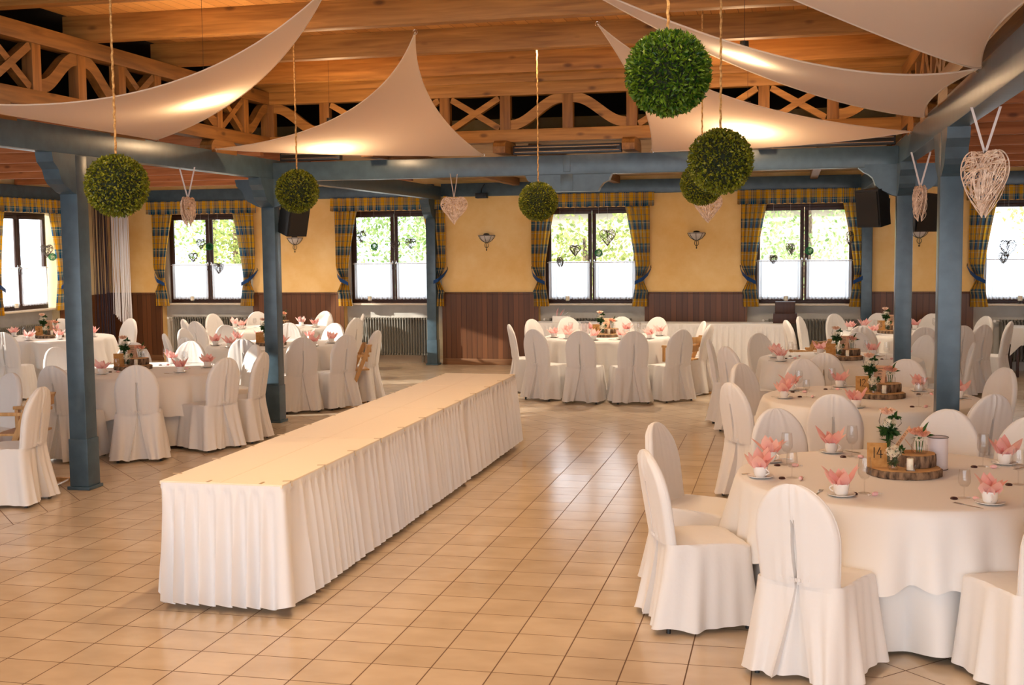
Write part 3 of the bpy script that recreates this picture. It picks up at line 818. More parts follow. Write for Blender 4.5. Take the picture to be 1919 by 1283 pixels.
def make_ball(name_label, p, R, nleaf, ll, lw, mt, seedv, proto=None):
    t = thing('topiary_ball', name_label, 'hanging plant ball', p, 0, 'boxwood balls hung on ropes')
    if proto is None:
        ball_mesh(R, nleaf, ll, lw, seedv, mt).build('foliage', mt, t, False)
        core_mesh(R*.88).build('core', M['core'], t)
    else:
        for ch in proto.children:
            if ch.name.startswith(('foliage', 'core')):
                c = ch.copy(); COL.objects.link(c); c.parent = t; c.rotation_euler = (seedv*.7, seedv*1.3, seedv)
                c.scale = [R/.2]*3
    onb = any(q-.02 < p[1] < q+.15 for q in ys)
    zt = (3.937 if onb else 4.162)-p[2]
    n = 60
    pts = [(.0025*cos(k*1.9), .0025*sin(k*1.9), R*.9+(zt-R*.9)*k/n) for k in range(n+1)]
    MB().tube(pts, .007, 6).build('rope', M['rope'], t)
    return t
B0 = make_ball('boxwood ball on a rope at the far left, above the front left post', (-4.012, 6.625, 2.49), .192, 4200, .022, .0065, M['box'], 1)
make_ball('boxwood ball in front of the left corner post and speaker', (-4.248, 9.93, 2.6), .2, 0, 0, 0, M['box'], 2, B0)
make_ball('boxwood ball hanging at the middle, before the third back window', (-2.381, 11.38, 2.524), .198, 0, 0, 0, M['box'], 3, B0)
make_ball('largest and nearest boxwood ball, with long green leaves, near the top', (-.542, 5.441, 2.86), .19, 5200, .032, .0062, M['box2'], 4)
make_ball('boxwood ball below the largest one, in front of another ball', (-.402, 7.059, 2.573), .198, 0, 0, 0, M['box'], 5, B0)
make_ball('boxwood ball half hidden behind the nearer ball on the right', (-.729, 10.15, 2.60), .19, 0, 0, 0, M['box'], 6, B0)

# ------------------------------------------------------------------ wicker hearts
def heart_pt(t, s=1.0):
    x = 16*sin(t)**3; z = 13*cos(t)-5*cos(2*t)-2*cos(3*t)-cos(4*t)
    return x/32*s, (z-12)/29*s+.0
def heart_bm(S, nst, r, seedv, thick=.045):
    rnd = random.Random(seedv); b = MB(); NT = 60
    O = [heart_pt(2*pi*k/NT, S) for k in range(NT)]
    for dy in (-.35, .35): b.tube([(x*.97, dy*thick, z) for x, z in O], r*1.3, 5, closed=True)
    cz = -.40*S
    for k in range(nst):
        i = rnd.randrange(NT); j = (i+rnd.randrange(8, NT-8)) % NT
        a = O[i]; c = O[j]; s_ = rnd.choice((-1, 1))
        pts = []
        for q_ in range(7):
            f = q_/6; x = a[0]+(c[0]-a[0])*f; z = a[1]+(c[1]-a[1])*f
            # keep strands inside the outline near the cleft
            if z > -.02*S-abs(x)*.9+.0 and abs(x) < .12*S: z = -.05*S-abs(x)*.2
            pts.append((x*.97, s_*thick*(.35+.65*sin(pi*f)), z))
        b.tube(pts, r*rnd.uniform(.8, 1.2), 4)
    return b
def heart(p, S, rz, mt, label, ztop, seedv, ribbon=.0, rib_dir=0, group='white wicker hearts hung on ribbons', nst=125, r=.0032, h=1.0):
    t = thing('wicker_heart', label, 'heart decoration', p, rz, group)
    o = heart_bm(S, nst, r, seedv).build('wicker', mt, t); o.scale = (1, 1, h)
    L_ = ztop-p[2]
    if ribbon:
        for s in (-1, 1):
            x1 = s*ribbon
            Mz = Matrix.Rotation(-rz+rib_dir, 4, 'Z')
            w = .008
            V = []
            for q_ in range(2):
                xx = 0 if q_ == 0 else x1; zz = -.02 if q_ == 0 else L_
                for dx in (-w, w): V.append(Mz @ Vector((xx+dx, 0, zz)))
            V2 = [v+Vector((0, .001, 0)) for v in V]
            MB().add(V+V2, [(0,1,3,2), (4,6,7,5), (0,2,6,4), (1,5,7,3), (2,3,7,6), (0,4,5,1)]).build('ribbon', M['ribbon'], t, False)
    else:
        MB().tube([(0, 0, -.02), (0, 0, L_)], .0012, 4).build('string', M['ribbon'], t)
    return t
heart((-3.734, 13.18, 2.66), .31, radians(8), M['wicker'], 'white wicker heart hanging before the yellow wall near the middle', 2.92, 11, .07, pi/2-.35)
heart((-6.0, 11.23, 2.63), .30, radians(97), M['wicker'], 'white wicker heart seen edge-on under the left beam', 2.93, 12, .085, 0)
heart((1.17, 8.0, 2.66), .36, radians(-50), M['wicker'], 'largest white wicker heart hanging at far right under the right beam', 2.93, 13, .085, 0, h=1.15)
heart((1.165, 11.8, 2.62), .33, radians(-82), M['wicker'], 'narrow white wicker heart seen nearly edge-on between the right posts', 2.93, 14, .085, 0)
heart((-.889, 13.3, 2.65), .32, radians(20), M['wicker'], 'white wicker heart half hidden below the paired boxwood balls', 2.9, 15, .05, 0)
# little hearts and grass balls in the windows
YH = YB-.2
HW = [(-10.78, 2.03, .17, 10, 'brown twig heart in the left pane of the first back window'),
 (-10.61, 2.28, .19, 60, 'narrow twig heart by the middle bar of the first back window'),
 (-10.27, 1.84, .2, 60, 'lowest twig heart in the right pane of the first back window'),
 (-7.48, 2.40, .22, 65, 'dark twig heart at upper left in the second back window'),
 (-6.85, 2.21, .17, 10, 'small pale twig heart on the middle bar of the second back window'),
 (-6.56, 2.25, .19, 15, 'dark twig heart in the right pane of the second back window'),
 (-3.61, 2.10, .19, 20, 'golden twig heart in the left pane of the third back window'),
 (-3.05, 2.36, .28, 5, 'largest twig heart, in the right pane of the third back window'),
 (-3.87, 1.90, .17, 82, 'twig heart seen edge-on at the left of the third back window'),
 (-.29, 1.90, .14, 30, 'small twig heart low in the left pane of the fourth back window'),
 (-.016, 2.09, .19, 55, 'higher twig heart in the left pane of the fourth back window'),
 (.93, 2.28, .22, 72, 'twig heart against the right curtain of the fourth back window'),
 (3.34, 2.11, .27, 15, 'bigger twig heart in the fifth back window at the right edge'),
 (3.27, 1.92, .18, 30, 'small twig heart below the bigger one in the fifth back window')]
for i, (x, z, S, a, lb) in enumerate(HW):
    heart((x, YH, z), S, radians(a), M['twig'], lb, 2.93, 30+i, 0, group='twig hearts hung in the windows', nst=34, r=.0032)
heart((XL+.2, 18.35, 2.2), .22, radians(60), M['twig'], 'twig heart in the right pane of the side window at far left', 2.93, 60, 0, group='twig hearts hung in the windows', nst=34, r=.0032)
heart((XL+.25, 19.05, 2.36), .27, radians(20), M['twig'], 'twig heart on the wall just left of the front left post', 2.93, 61, 0, group='twig hearts hung in the windows', nst=34, r=.0032)
def gball(p, label, proto=[None]):
    t = thing('grass_ball', label, 'ball decoration', p, 0, 'small green balls hung in the windows')
    if proto[0] is None:
        o = ball_mesh(.065, 700, .03, .003, 5, M['box2']).build('grass', M['grass'], t, False); proto[0] = o
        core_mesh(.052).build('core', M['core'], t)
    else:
        c = proto[0].copy(); COL.objects.link(c); c.parent = t
    MB().tube([(0,0,.05), (0,0,2.93-p[2])], .0012, 4).build('string', M['ribbon'], t)
M['grass'] = leafmat('grass_green', rgb(20, 110, 60), rgb(60, 150, 90), .2)
gball((-10.445, YH, 2.142), 'small green ball in the first back window')
gball((-7.236, YH, 2.11), 'small green ball in the second back window')
gball((-3.203, YH, 1.962), 'small green ball in the third back window')
gball((.29, YH, 1.966), 'small green ball in the fourth back window')
gball((XL+.2, 18.5, 1.99), 'small green ball in the side window at far left')

# window sill candle glasses
def sillglass():
    t = thing('candle_glass', 'x', 'candle glass', (0,0,0), 0, 'candle glasses on the window sills')
    MB().lathe([(.0, 0), (.045, 0), (.04, .012), (.02, .03), (.03, .045), (.06, .07), (.065, .1), (.055, .14), (.05, .15)], (0,0,0), 20).build('glass_body', M['glass'], t)
    MB().lathe([(0, .05), (.035, .05), (.035, .125), (0, .125)], (0,0,0), 16).build('candle', M['wax'], t)
    return t
s0 = sillglass()
for i, (x, lb) in enumerate([(-10.95, 'the first back window'), (-7.43, 'the second back window'), (-3.79, 'the third back window'), (-.08, 'the fourth back window'), (3.58, 'the fifth back window')]):
    o = s0 if i == 0 else dup(s0)
    o.location = (x, YB+.04, ZS); o['label'] = 'glass candle holder with white candle on the sill of '+lb
o = dup(s0, (XL-.05, 17.8, ZS)); o['label'] = 'glass candle holder on the sill of the side window at far left'

# ------------------------------------------------------------------ chairs
def fold(s, ph, ks=(9, 14, 23)):
    return .45*cos(ks[0]*s*2*pi+ph)+.33*cos(ks[1]*s*2*pi+1.7*ph)+.25*cos(ks[2]*s*2*pi+2.3*ph)
def outline(a, bf, bb, r, front_n=22, w=.012):
    """closed outline starting at back centre going to +x, front, -x"""
    r = min(r, a*.95, (bf+bb)/2*.95); w = max(.001, min(w, (a-r)*.6))
    half = []
    for i in range(6): half.append((w*i/5, -bb))
    for i in range(12): half.append((w+.004+(a-r-w-.004)*i/12, -bb))
    for i in range(7):
        q = -pi/2+pi/2*i/6; half.append((a-r+r*cos(q), -bb+r+r*sin(q)))
    for i in range(1, 26): half.append((a, -bb+r+(bf+bb-2*r)*i/26))
    for i in range(7):
        q = pi/2*i/6; half.append((a-r+r*cos(q), bf-r+r*sin(q)))
    for i in range(1, front_n+1): half.append(((a-r)*(1-i/front_n), bf))
    return half+[(-x, y) for x, y in half[-2:0:-1]]
def chair_parts(seedv):
    rnd = random.Random(seedv); ph = rnd.uniform(0, 6)
    def ring(z, a, bf, bb, r, amp, yc=0, wsl=0, dsl=0, gather=0, curve=0):
        o = outline(a, bf, bb, r, 22, wsl or .006); n = len(o); R = []
        for k, (x, y) in enumerate(o):
            x0, x1 = o[k-1], o[(k+1) % n]
            tx, ty = x1[0]-x0[0], x1[1]-x0[1]; l = hypot(tx, ty) or 1
            nx, ny = ty/l, -tx/l
            d = amp*fold(k/n, ph)
            px, py = x+nx*d, y+ny*d
            if wsl and (k < 6 or k > n-6): py += dsl
            elif y < 0 and gather: py -= gather*(.5+.5*cos(abs(x)*110+ph))*max(0, 1-abs(x)/.16)
            if curve: py += curve*(x/.2)**2
            R.append(Vector((px, py+yc, z)))
        return R
    # skirt
    rings = []
    for i in range(13):
        f = i/12; z = .022+(.455-.022)*f; g = 1-f
        a = .222+.045*g**1.1; bf = .235+.035*g; bb = .238+.07*g**1.2
        w = .003+.085*max(0, (.50-z)/.48)**1.15
        zz = z
        R = ring(zz, a, bf, bb, .05+.02*g, .005+.032*g, 0, w, .018+.05*g, .010*math.exp(-((z-.46)/.12)**2))
        if i == 0:
            for k, p in enumerate(R): p.z += .012*fold(k/len(R), ph+2, (5, 8, 13))+.006
        rings.append(R)
    skirt = MB().loft(rings)
    base = rings[-1]
    yb = lambda z: -.222-.085*(z-.46)/.51
    def back(z):
        a = .20+.013*sin(max(0, min(1, (z-.5)/.25))*pi/2)
        if z > .70: a = .213*sqrt(max(0, 1-((z-.70)/.275)**2))
        th = .028 if z < .85 else .028*sqrt(max(.02, 1-((z-.85)/.13)**2))
        a = max(a, .012); th = max(th, .004)
        ws = 0
        if z < .80: ws = .002+.009*sin(pi*min(1, max(0, (.80-z)/.30)))
        g = .005+.007*math.exp(-((z-.91)/.06)**2)+.011*math.exp(-((z-.52)/.07)**2)
        return ring(z, a, th, th, min(th*.9, .025), .0015, yb(z), ws, .03 if ws else 0, g if z < .965 else 0, .02 if z < .9 else .02*(a/.2))
    b0 = back(.478)
    S = []
    for f, dz in ((0, 0), (.04, .012), (.15, .022), (.4, .027), (.7, .024), (1, .018)):
        S.append([base[k].lerp(b0[k], f) for k in range(len(base))])
        for p in S[-1]: p.z = .455+dz+.005*f
    b0 = [Vector(p) for p in S[-1]]
    seat = MB().loft(S)
    Z = [.50, .53, .56, .60, .64, .68, .72, .76, .80, .84, .87, .90, .925, .945, .958, .967, .972]
    bk = [b0]+[back(z) for z in Z]
    n = len(b0)
    bb_ = MB().loft(bk, cap1=True)
    return skirt, seat, bb_
def make_chair(seedv):
    t = thing('banquet_chair', 'x', 'chair', (0,0,0))
    sk, se, bk = chair_parts(seedv)
    sk.build('skirt', M['cover'], t, angle=60); se.build('seat_cover', M['cover'], t, angle=60); bko = bk.build('back_cover', M['cover'], t, angle=60)
    V = []; n = 60
    for i in range(n+1):
        x = -.085+.17*i/n
        for z in (.492, .510): V.append((x, -.264-.004*cos(i*1.9)+.012*(abs(x)/.085)**2, z+.004*sin(i*2.3)+.012*(abs(x)/.085)))
    MB().add(V, [(2*i, 2*i+2, 2*i+3, 2*i+1) for i in range(n)]).build('lace_tie', M['rosette'], bko)
    for sx in (-1, 1):
        for sy in (-1, 1):
            MB().tube([(sx*.205, sy*.225-.01, 0), (sx*.19, sy*.20, .44)], [.013, .011], 8).build('leg', M['rubber'], t)
    return t
chair_protos = [make_chair(s) for s in (1, 2, 3)]
used = [0, 0, 0]
TABLES = {'T14': (0.615, 7.1), 'T12': (0.68, 10.7), 'T11': (0.56, 14.3), 'T5': (1.6, 18.5), 'T7': (-2.62, 17.3), 'TLF': (-7.03, 12.0), 'TLB': (-7.03, 15.5), 'TLBB': (-8.5, 18.7), 'T3': (-11.15, 16.4)}
TD = {'T14': 'table 14', 'T12': 'table 12', 'T11': 'the table behind table 12', 'T5': 'table 5', 'T7': 'table 7',
 'TLF': 'the front left table', 'TLB': 'the left corner post table', 'TLBB': 'the first back window table', 'T3': 'table 3', 'TX': 'the left picture edge'}
CHAIRS = [('T14', 0.02, 5.72), ('T14', -0.76, 6.53), ('T14', -0.82, 7.55), ('T14', -0.09, 8.33), ('T14', 1.04, 8.45), ('T14', 1.50, 8.15), ('T14', 1.24, 5.76),
 ('T12', -0.46, 9.85), ('T12', -0.45, 11.45), ('T12', 0.12, 12.01), ('T12', 1.09, 12.06), ('T12', 0.32, 9.21), ('T12', 1.46, 9.38), ('T12', 1.86, 11.35),
 ('T11', -0.68, 13.34), ('T11', -0.93, 14.3), ('T11', -0.39, 15.35), ('T11', 0.34, 12.67), ('T11', 0.82, 15.6), ('T11', 1.60, 15.2), ('T11', 1.97, 14.1),
 ('T5', -0.05, 17.98), ('T5', 0.14, 18.91), ('T5', 0.68, 19.65), ('T5', 1.36, 19.88), ('T5', 2.17, 19.8), ('T5', 0.94, 16.83), ('T5', 1.73, 16.7), ('T5', 2.25, 17.0), ('T5', 2.86, 19.16), ('T5', 2.54, 17.23), ('T5', 3.0, 17.95),
 ('T7', -3.94, 16.78), ('T7', -3.88, 18.0), ('T7', -3.38, 15.81), ('T7', -2.71, 15.56), ('T7', -2.0, 15.61), ('T7', -1.41, 15.97), ('T7', -1.25, 17.68), ('T7', -1.11, 16.96), ('T7', -3.42, 18.57), ('T7', -2.59, 18.72), ('T7', -2.02, 18.65),
 ('TLF', -6.26, 10.56), ('TLF', -5.73, 11.41), ('TLF', -5.61, 12.05), ('TLF', -6.15, 13.0), ('TLF', -7.07, 10.4), ('TLF', -8.39, 12.41), ('TLF', -7.84, 13.17), ('TLF', -7.19, 13.41),
 ('TLB', -6.03, 14.14), ('TLB', -5.63, 14.63), ('TLB', -5.5, 15.43), ('TLB', -6.69, 13.82), ('TLB', -7.56, 14.0), ('TLB', -8.19, 14.59), ('TLB', -8.45, 15.57), ('TLB', -8.18, 16.33), ('TLB', -7.41, 16.87), ('TLB', -6.67, 16.87),
 ('TLBB', -9.09, 17.13), ('TLBB', -9.56, 17.64), ('TLBB', -9.84, 19.17), ('TLBB', -9.32, 19.86), ('TLBB', -8.11, 20.06), ('TLBB', -7.11, 19.26), ('TLBB', -6.8, 18.12),
 ('T3', -10.73, 14.65), ('T3', -11.82, 17.65), ('T3', -10.6, 17.75),
 ('TX', -6.08, 8.75), ('TX', -7.05, 9.71)]
TC = dict(TABLES); TC['TX'] = (-7.5, 8.55)
bytab = {}
for c in CHAIRS: bytab.setdefault(c[0], []).append(c)
ci = 0
for t_, lst in bytab.items():
    cx, cy = TC[t_]
    lst.sort(key=lambda c: bearing(c[1], c[2]))
    sides = {}
    for c in lst:
        x, y = c[1], c[2]
        ang = atan2(cy-y, cx-x)                     # facing towards the table centre
        vx, vy = -x, -y; l = hypot(vx, vy)
        f = (cos(ang)*vx+sin(ang)*vy)/l
        side = 'seen from behind' if f < -.5 else ('facing the viewer' if f > .5 else 'seen from the side')
        sides.setdefault(side, []).append((c, ang))
    for side, ls in sides.items():
        for i, (c, ang) in enumerate(ls):
            v = ci % 3
            jitter = 0
            # top of the back is .305 behind the chair origin
            ox, oy = c[1]+cos(ang)*.29, c[2]+sin(ang)*.29
            rz = ang-pi/2
            o = chair_protos[v] if used[v] == 0 else dup(chair_protos[v])
            used[v] = 1
            o.location = (ox, oy, 0); o.rotation_euler = (0,0,rz)
            o['label'] = 'white covered chair %s, %s at %s' % (side, ordw(i, len(ls)) if len(ls) > 1 else 'the only one', TD[t_])
            o['group'] = 'white covered chairs'
            ci += 1

# wooden high chairs
def highchair():
    t = thing('high_chair', 'x', 'high chair', (0,0,0), 0, 'wooden high chairs')
    for s in (-1, 1):
        # slanted side panels: from front foot up to the back
        q = [(.20, 0), (.25, 0), (-.10, .82), (-.16, .82)]
        MB().prism(q, .03, 'x', s*.21-.015).build('side_panel', M['oak'], t, False)
        MB().bbox(s*.21-.018, s*.21+.018, -.30, .24, 0, .035, .004).build('foot_rail', M['oak'], t)
        MB().bbox(s*.21-.014, s*.21+.014, -.12, .24, .66, .69, .004).build('arm_rest', M['oak'], t)
        MB().bbox(s*.21-.014, s*.21+.014, .19, .225, .46, .66, .004).build('arm_post', M['oak'], t)
    MB().bbox(-.195, .195, -.12, .22, .48, .50, .004).build('seat', M['oak'], t)
    MB().bbox(-.195, .195, .02, .28, .24, .26, .004).build('footrest', M['oak'], t)
    for z in (.64, .76): MB().bbox(-.195, .195, -.125+(.7-z)*.43, -.105+(.7-z)*.43, z-.045, z+.045, .004).build('back_slat', M['oak'], t)
    MB().tube([(-.2, -.26, .02), (.2, -.26, .02)], .012).tube([(-.2, .05, .40), (.2, .05, .40)], .008).build('cross_rod', M['chrome'], t)
    return t
hc = highchair()
HC = [(-6.62, 9.35, radians(100), 'wooden high chair behind the nearest covered chair at far left'), (-5.62, 15.02, radians(120), 'wooden high chair between covered chairs, left of the skirted buffet end'),
 (.30, 16.35, radians(60), 'wooden high chair behind the table between tables 12 and 5'), (-1.44, 16.82, radians(60), 'wooden high chair at the right side of table 7')]
for i, (x, y, r, lb) in enumerate(HC):
    o = hc if i == 0 else dup(hc)
    o.location = (x, y, 0); o.rotation_euler = (0,0,r); o['label'] = lb

# ------------------------------------------------------------------ round tables
def overlay(seedv, zb=.36):
    rnd = random.Random(seedv); n = 240; b = MB(); ph = rnd.uniform(0, 6)
    ks = [rnd.choice((9, 10, 11)), rnd.choice((15, 17, 19)), 29]
    rings = []
    for r in (.0001, .3, .6, .85, .90, .915):
        z = .764 if r < .9 else (.763 if r < .91 else .757)
        rings.append([Vector((r*cos(2*pi*k/n), r*sin(2*pi*k/n), z)) for k in range(n)])
    for i in range(1, 13):
        f = i/12; R = []
        for k in range(n):
            s_ = k/n; g = fold(s_, ph, ks); g = g-.25*abs(g)
            r = .925+.065*f+.105*f**.9*g
            z = .755-(.755-zb)*f-(.03*g*f)
            R.append(Vector((r*cos(2*pi*s_), r*sin(2*pi*s_), z)))
        rings.append(R)
    return b.loft(rings)
def under(seedv):
    rnd = random.Random(seedv+50); n = 240; b = MB(); ph = rnd.uniform(0, 6); rings = []
    ks = [rnd.choice((10, 11, 12)), 17, 26]
    for i in range(14):
        f = i/13; R = []
        for k in range(n):
            s_ = k/n; g = fold(s_, ph, ks)
            r = .893+.02*f+(.09*g*max(0, f-.25)/.75)
            R.append(Vector((r*cos(2*pi*s_), r*sin(2*pi*s_), .752-(.752-.03)*f+(.015*g if i == 13 else 0))))
        rings.append(R)
    return b.loft(rings)
tproto = thing('round_table', 'x', 'table', (0,0,0), 0, 'round banquet tables')
MB().lathe([(0, .725), (.885, .725), (.89, .735), (.885, .750), (0, .750)], (0,0,0), 64).build('tabletop', M['oakd'], tproto)
for s in (0, 1, 2, 3):
    a = pi/4+s*pi/2
    MB().tube([(.5*cos(a), .5*sin(a), .725), (.6*cos(a), .6*sin(a), 0)], .018).build('leg', M['chrome'], tproto)
cl = []
for s in range(3):
    c = thing('tablecloth', 'x', 'tablecloth', (0,0,0), 0, 'white cloths on the round tables')
    overlay(s).build('overlay_cloth', M['linen'], c, angle=80)
    under(s).build('floor_length_cloth', M['linen'], c, angle=80)
    cl.append(c)
for i, (k_, (x, y)) in enumerate(TABLES.items()):
    o = tproto if i == 0 else dup(tproto)
    o.location = (x, y, 0); o['label'] = 'cloth-covered round banquet table, being '+TD[k_]
    c = cl[i] if i < 3 else dup(cl[i % 3])
    c.location = (x, y, 0); c.rotation_euler = (0,0,i*1.1); c['label'] = 'white layered tablecloth on '+TD[k_]

# ------------------------------------------------------------------ table settings
def petal(b, base, d, up, length, width, curl, rnd):
    d = Vector(d).normalized(); side = d.cross(up).normalized()
    rows = [(0, .25), (.3, .85), (.55, 1.0), (.8, .6), (1, .04)]
    V = []
    for f, w in rows:
        c = Vector(base)+d*length*f+up*length*curl*f*f
        n = side.cross(d).normalized()
        V += [c-side*width*w/2+n*.006*w, c+n*(-.010*w)+Vector((rnd.uniform(-.002, .002),)*3), c+side*width*w/2+n*.006*w]
    F = []
    for i in range(4):
        F += [(3*i, 3*i+1, 3*i+4, 3*i+3), (3*i+1, 3*i+2, 3*i+5, 3*i+4)]
    b.add(V, F)
def napkin(seedv):
    rnd = random.Random(seedv); b = MB(); UPV = Vector((0,0,1))
    n = 7
    for k in range(n):
        a = 2*pi*k/n+rnd.uniform(-.3, .3)
        tilt = rnd.uniform(.25, .75)
        d = Vector((cos(a)*tilt, sin(a)*tilt, 1))
        petal(b, (.008*cos(a), .008*sin(a), .015), d, Vector((cos(a), sin(a), -.1)), rnd.uniform(.10, .155), rnd.uniform(.06, .085), rnd.uniform(.0, .35), rnd)
    for k in range(4):
        a = rnd.uniform(0, 6.28); d = Vector((cos(a)*.2, sin(a)*.2, 1))
        petal(b, (0, 0, .015), d, Vector((cos(a), sin(a), 0)), rnd.uniform(.08, .11), .06, .1, rnd)
    return tag(b.build('paper_napkin', M['napkin'], angle=180), 'x', 'napkin', 'pink paper napkins in the cups')
def cup():
    t = thing('coffee_cup', 'x', 'cup', (0,0,0), 0, 'white coffee cups')
    MB().lathe([(0, .0), (.028, .0), (.03, .004), (.036, .012), (.040, .035), (.042, .062), (.040, .062), (.037, .035), (.033, .014), (0, .010)], (0,0,0), 28).build('cup_body', M['porcelain'], t)
    MB().tube([(.040+.022*sin(pi*k/8)*1.0, 0, .050-.034*k/8) for k in range(9)], .004, 6).build('handle', M['porcelain'], t)
    return t
def saucer():
    o = MB().lathe([(0, .004), (.028, .004), (.03, .006), (.072, .014), (.075, .016), (.073, .012), (.04, 0), (0, 0)], (0,0,0), 32).build('saucer', M['porcelain'])
    return tag(o, 'x', 'saucer', 'white saucers')
def wine(h=.195, r=.036):
    t = thing('wine_glass', 'x', 'glass', (0,0,0), 0, 'stemmed glasses on the tables')
    k = h/.195
    MB().lathe([(.004, .075*k), (.02, .082*k), (r*.95, .105*k), (r, .125*k), (r*.95, .155*k), (r*.82, h), (r*.79, h), (r*.92, .155*k), (r*.96, .125*k), (r*.90, .107*k), (.018, .086*k), (0, .081*k)], (0,0,0), 24).build('bowl', M['glass'], t)
    MB().lathe([(.004, .004), (.0035, .01), (.0032, .05*k), (.004, .076*k)], (0,0,0), 8).build('stem', M['glass'], t)
    MB().lathe([(0, .005), (.006, .005), (.032, .002), (.033, 0), (0, 0)], (0,0,0), 24).build('foot', M['glass'], t)
    return t
def fork():
    b = MB(); b.bbox(-.005, .005, -.09, .03, .001, .004, .001); b.bbox(-.011, .011, .03, .045, .001, .004, .001)
    for x in (-.009, -.003, .003, .009): b.bbox(x-.0018, x+.0018, .045, .085, .001, .004, .0006)
    return tag(b.build('fork', M['silver']), 'x', 'fork', 'cake forks by the cups')
def candy():
    t = thing('wrapped_sweet', 'x', 'sweet', (0,0,0), 0, 'wrapped sweets by the glasses')
    MB().lathe([(0, -.022), (.009, -.016), (.012, 0), (.009, .016), (0, .022)], (0,0,0), 10, M=Matrix.Translation((0,0,.012)) @ Matrix.Rotation(pi/2, 4, 'Y')).build('sweet', M['candy'], t)
    for s in (-1, 1): MB().add([(s*.02, 0, .010), (s*.042, .012, .014), (s*.045, 0, .004), (s*.042, -.012, .014)], [(0,1,2), (0,2,3)]).build('wrapper_end', M['porcelain'], t, False)
    return t
def choc():
    o = MB().lathe([(0, 0), (.018, 0), (.020, .005), (.014, .011), (0, .013)], (0,0,0), 14).build('chocolate', M['choc'])
    return tag(o, 'x', 'chocolate', 'chocolates on the tables')
PR = dict(cup=cup(), sauc=saucer(), wine=wine(), short=wine(.15, .032), fork=fork(), candy=candy(), choc=choc(), nap=[napkin(s) for s in range(5)])
US = {}
def inst(key, o, loc, rz, label):
    if key not in US: US[key] = 1; r = o
    else: r = dup(o)
    r.location = loc; r.rotation_euler = (0,0,rz); r['label'] = label; return r
CUPS = {'T14': [(-0.161, 6.906), (-0.118, 7.419), (0.259, 7.817), (0.267, 6.474), (0.996, 6.407), (1.255, 7.58)], 'T12': [(-0.05, 10.521), (0.005, 11.10), (0.447, 11.42), (0.521, 10.01), (1.40, 10.752), (1.12, 11.20)], 'T11': [(-0.171, 14.30), (-0.112, 13.85), (0.35, 14.80), (0.951, 14.70), (1.25, 14.0)], 'T5': [(0.88, 18.75), (1.097, 19.1), (1.171, 17.95), (1.852, 19.2)],
 'T7': [(-3.348, 17.017), (-3.264, 17.75), (-3.106, 16.825), (-2.95, 18.0), (-2.695, 16.62), (-2.327, 16.75), (-2.412, 18.0), (-1.95, 16.937), (-1.87, 17.547)], 'TLF': [(-7.085, 12.75), (-6.45, 11.785), (-6.43, 12.365), (-7.75, 11.891), (-7.228, 11.5)],
 'TLB': [(-7.754, 15.16), (-7.70, 15.75), (-7.386, 14.85), (-7.5, 16.063), (-7.2, 15.75), (-6.682, 14.95), (-6.766, 16.15), (-6.33, 15.228), (-6.28, 15.75)], 'TLBB': [(-9.25, 18.815), (-8.9, 18.35), (-8.219, 19.25), (-7.80, 18.85)], 'T3': [(-11.85, 16.45), (-11.057, 15.70), (-10.75, 16.0), (-10.50, 16.5), (-11.5, 17.0)]}
GLS = {'T14': [(0.014, 6.936), (-0.017, 7.339), (0.38, 7.699), (0.391, 6.567), (0.89, 6.54), (1.12, 7.484), (1.227, 6.965)], 'T12': [(0.076, 10.998), (0.138, 10.66), (0.37, 11.25), (1.019, 10.15), (1.152, 11.0)], 'T11': [(0.0, 14.20), (0.051, 14.5), (0.868, 14.55), (1.072, 14.25)], 'T5': [(1.019, 18.926), (1.272, 19.1), (1.259, 18.1), (2.104, 18.892)],
 'T7': [(-3.088, 17.80), (-3.187, 17.5), (-3.0, 17.90), (-2.899, 17.048), (-2.30, 17.95), (-2.16, 17.415), (-2.2, 17.75), (-2.1, 17.6)], 'TLF': [(-7.303, 12.5), (-7.037, 12.534), (-6.927, 12.713), (-6.611, 12.182), (-7.56, 11.782), (-7.2, 11.75)], 'TLB': [(-7.6, 15.5), (-7.4, 15.862), (-6.779, 15.871), (-6.55, 15.435)], 'TLBB': [(-9.0, 18.7), (-8.9, 18.85), (-8.05, 18.907), (-7.944, 18.553), (-7.95, 19.1)], 'T3': [(-11.498, 16.2), (-11.6, 16.6), (-11.1, 16.75)]}
ZTB = .764
for t_, lst in CUPS.items():
    cx, cy = TABLES[t_]
    lst = sorted(lst, key=lambda p: bearing(*p)); n = len(lst)
    for i, (x, y) in enumerate(lst):
        a = atan2(y-cy, x-cx); w_ = ordw(i, n); tb = TD[t_]
        rz = a+2.2+i*.9
        inst('sauc', PR['sauc'], (x, y, ZTB), 0, 'white saucer, %s on %s' % (w_, tb))
        inst('cup', PR['cup'], (x, y, ZTB+.006), rz, 'white coffee cup, %s on %s' % (w_, tb))
        k_ = (i+len(t_)) % 5
        inst('nap%d' % k_, PR['nap'][k_], (x, y, ZTB+.02), i*1.7, 'pink paper napkin in cup, %s on %s' % (w_, tb))
        tx, ty = -sin(a), cos(a)
        if t_ in ('T14', 'T12', 'T11', 'TLF', 'T7', 'TLB'):
            inst('fork', PR['fork'], (x-tx*.13+cos(a)*.0, y-ty*.13, ZTB), a+pi/2+.3, 'cake fork beside the cup, %s on %s' % (w_, tb))
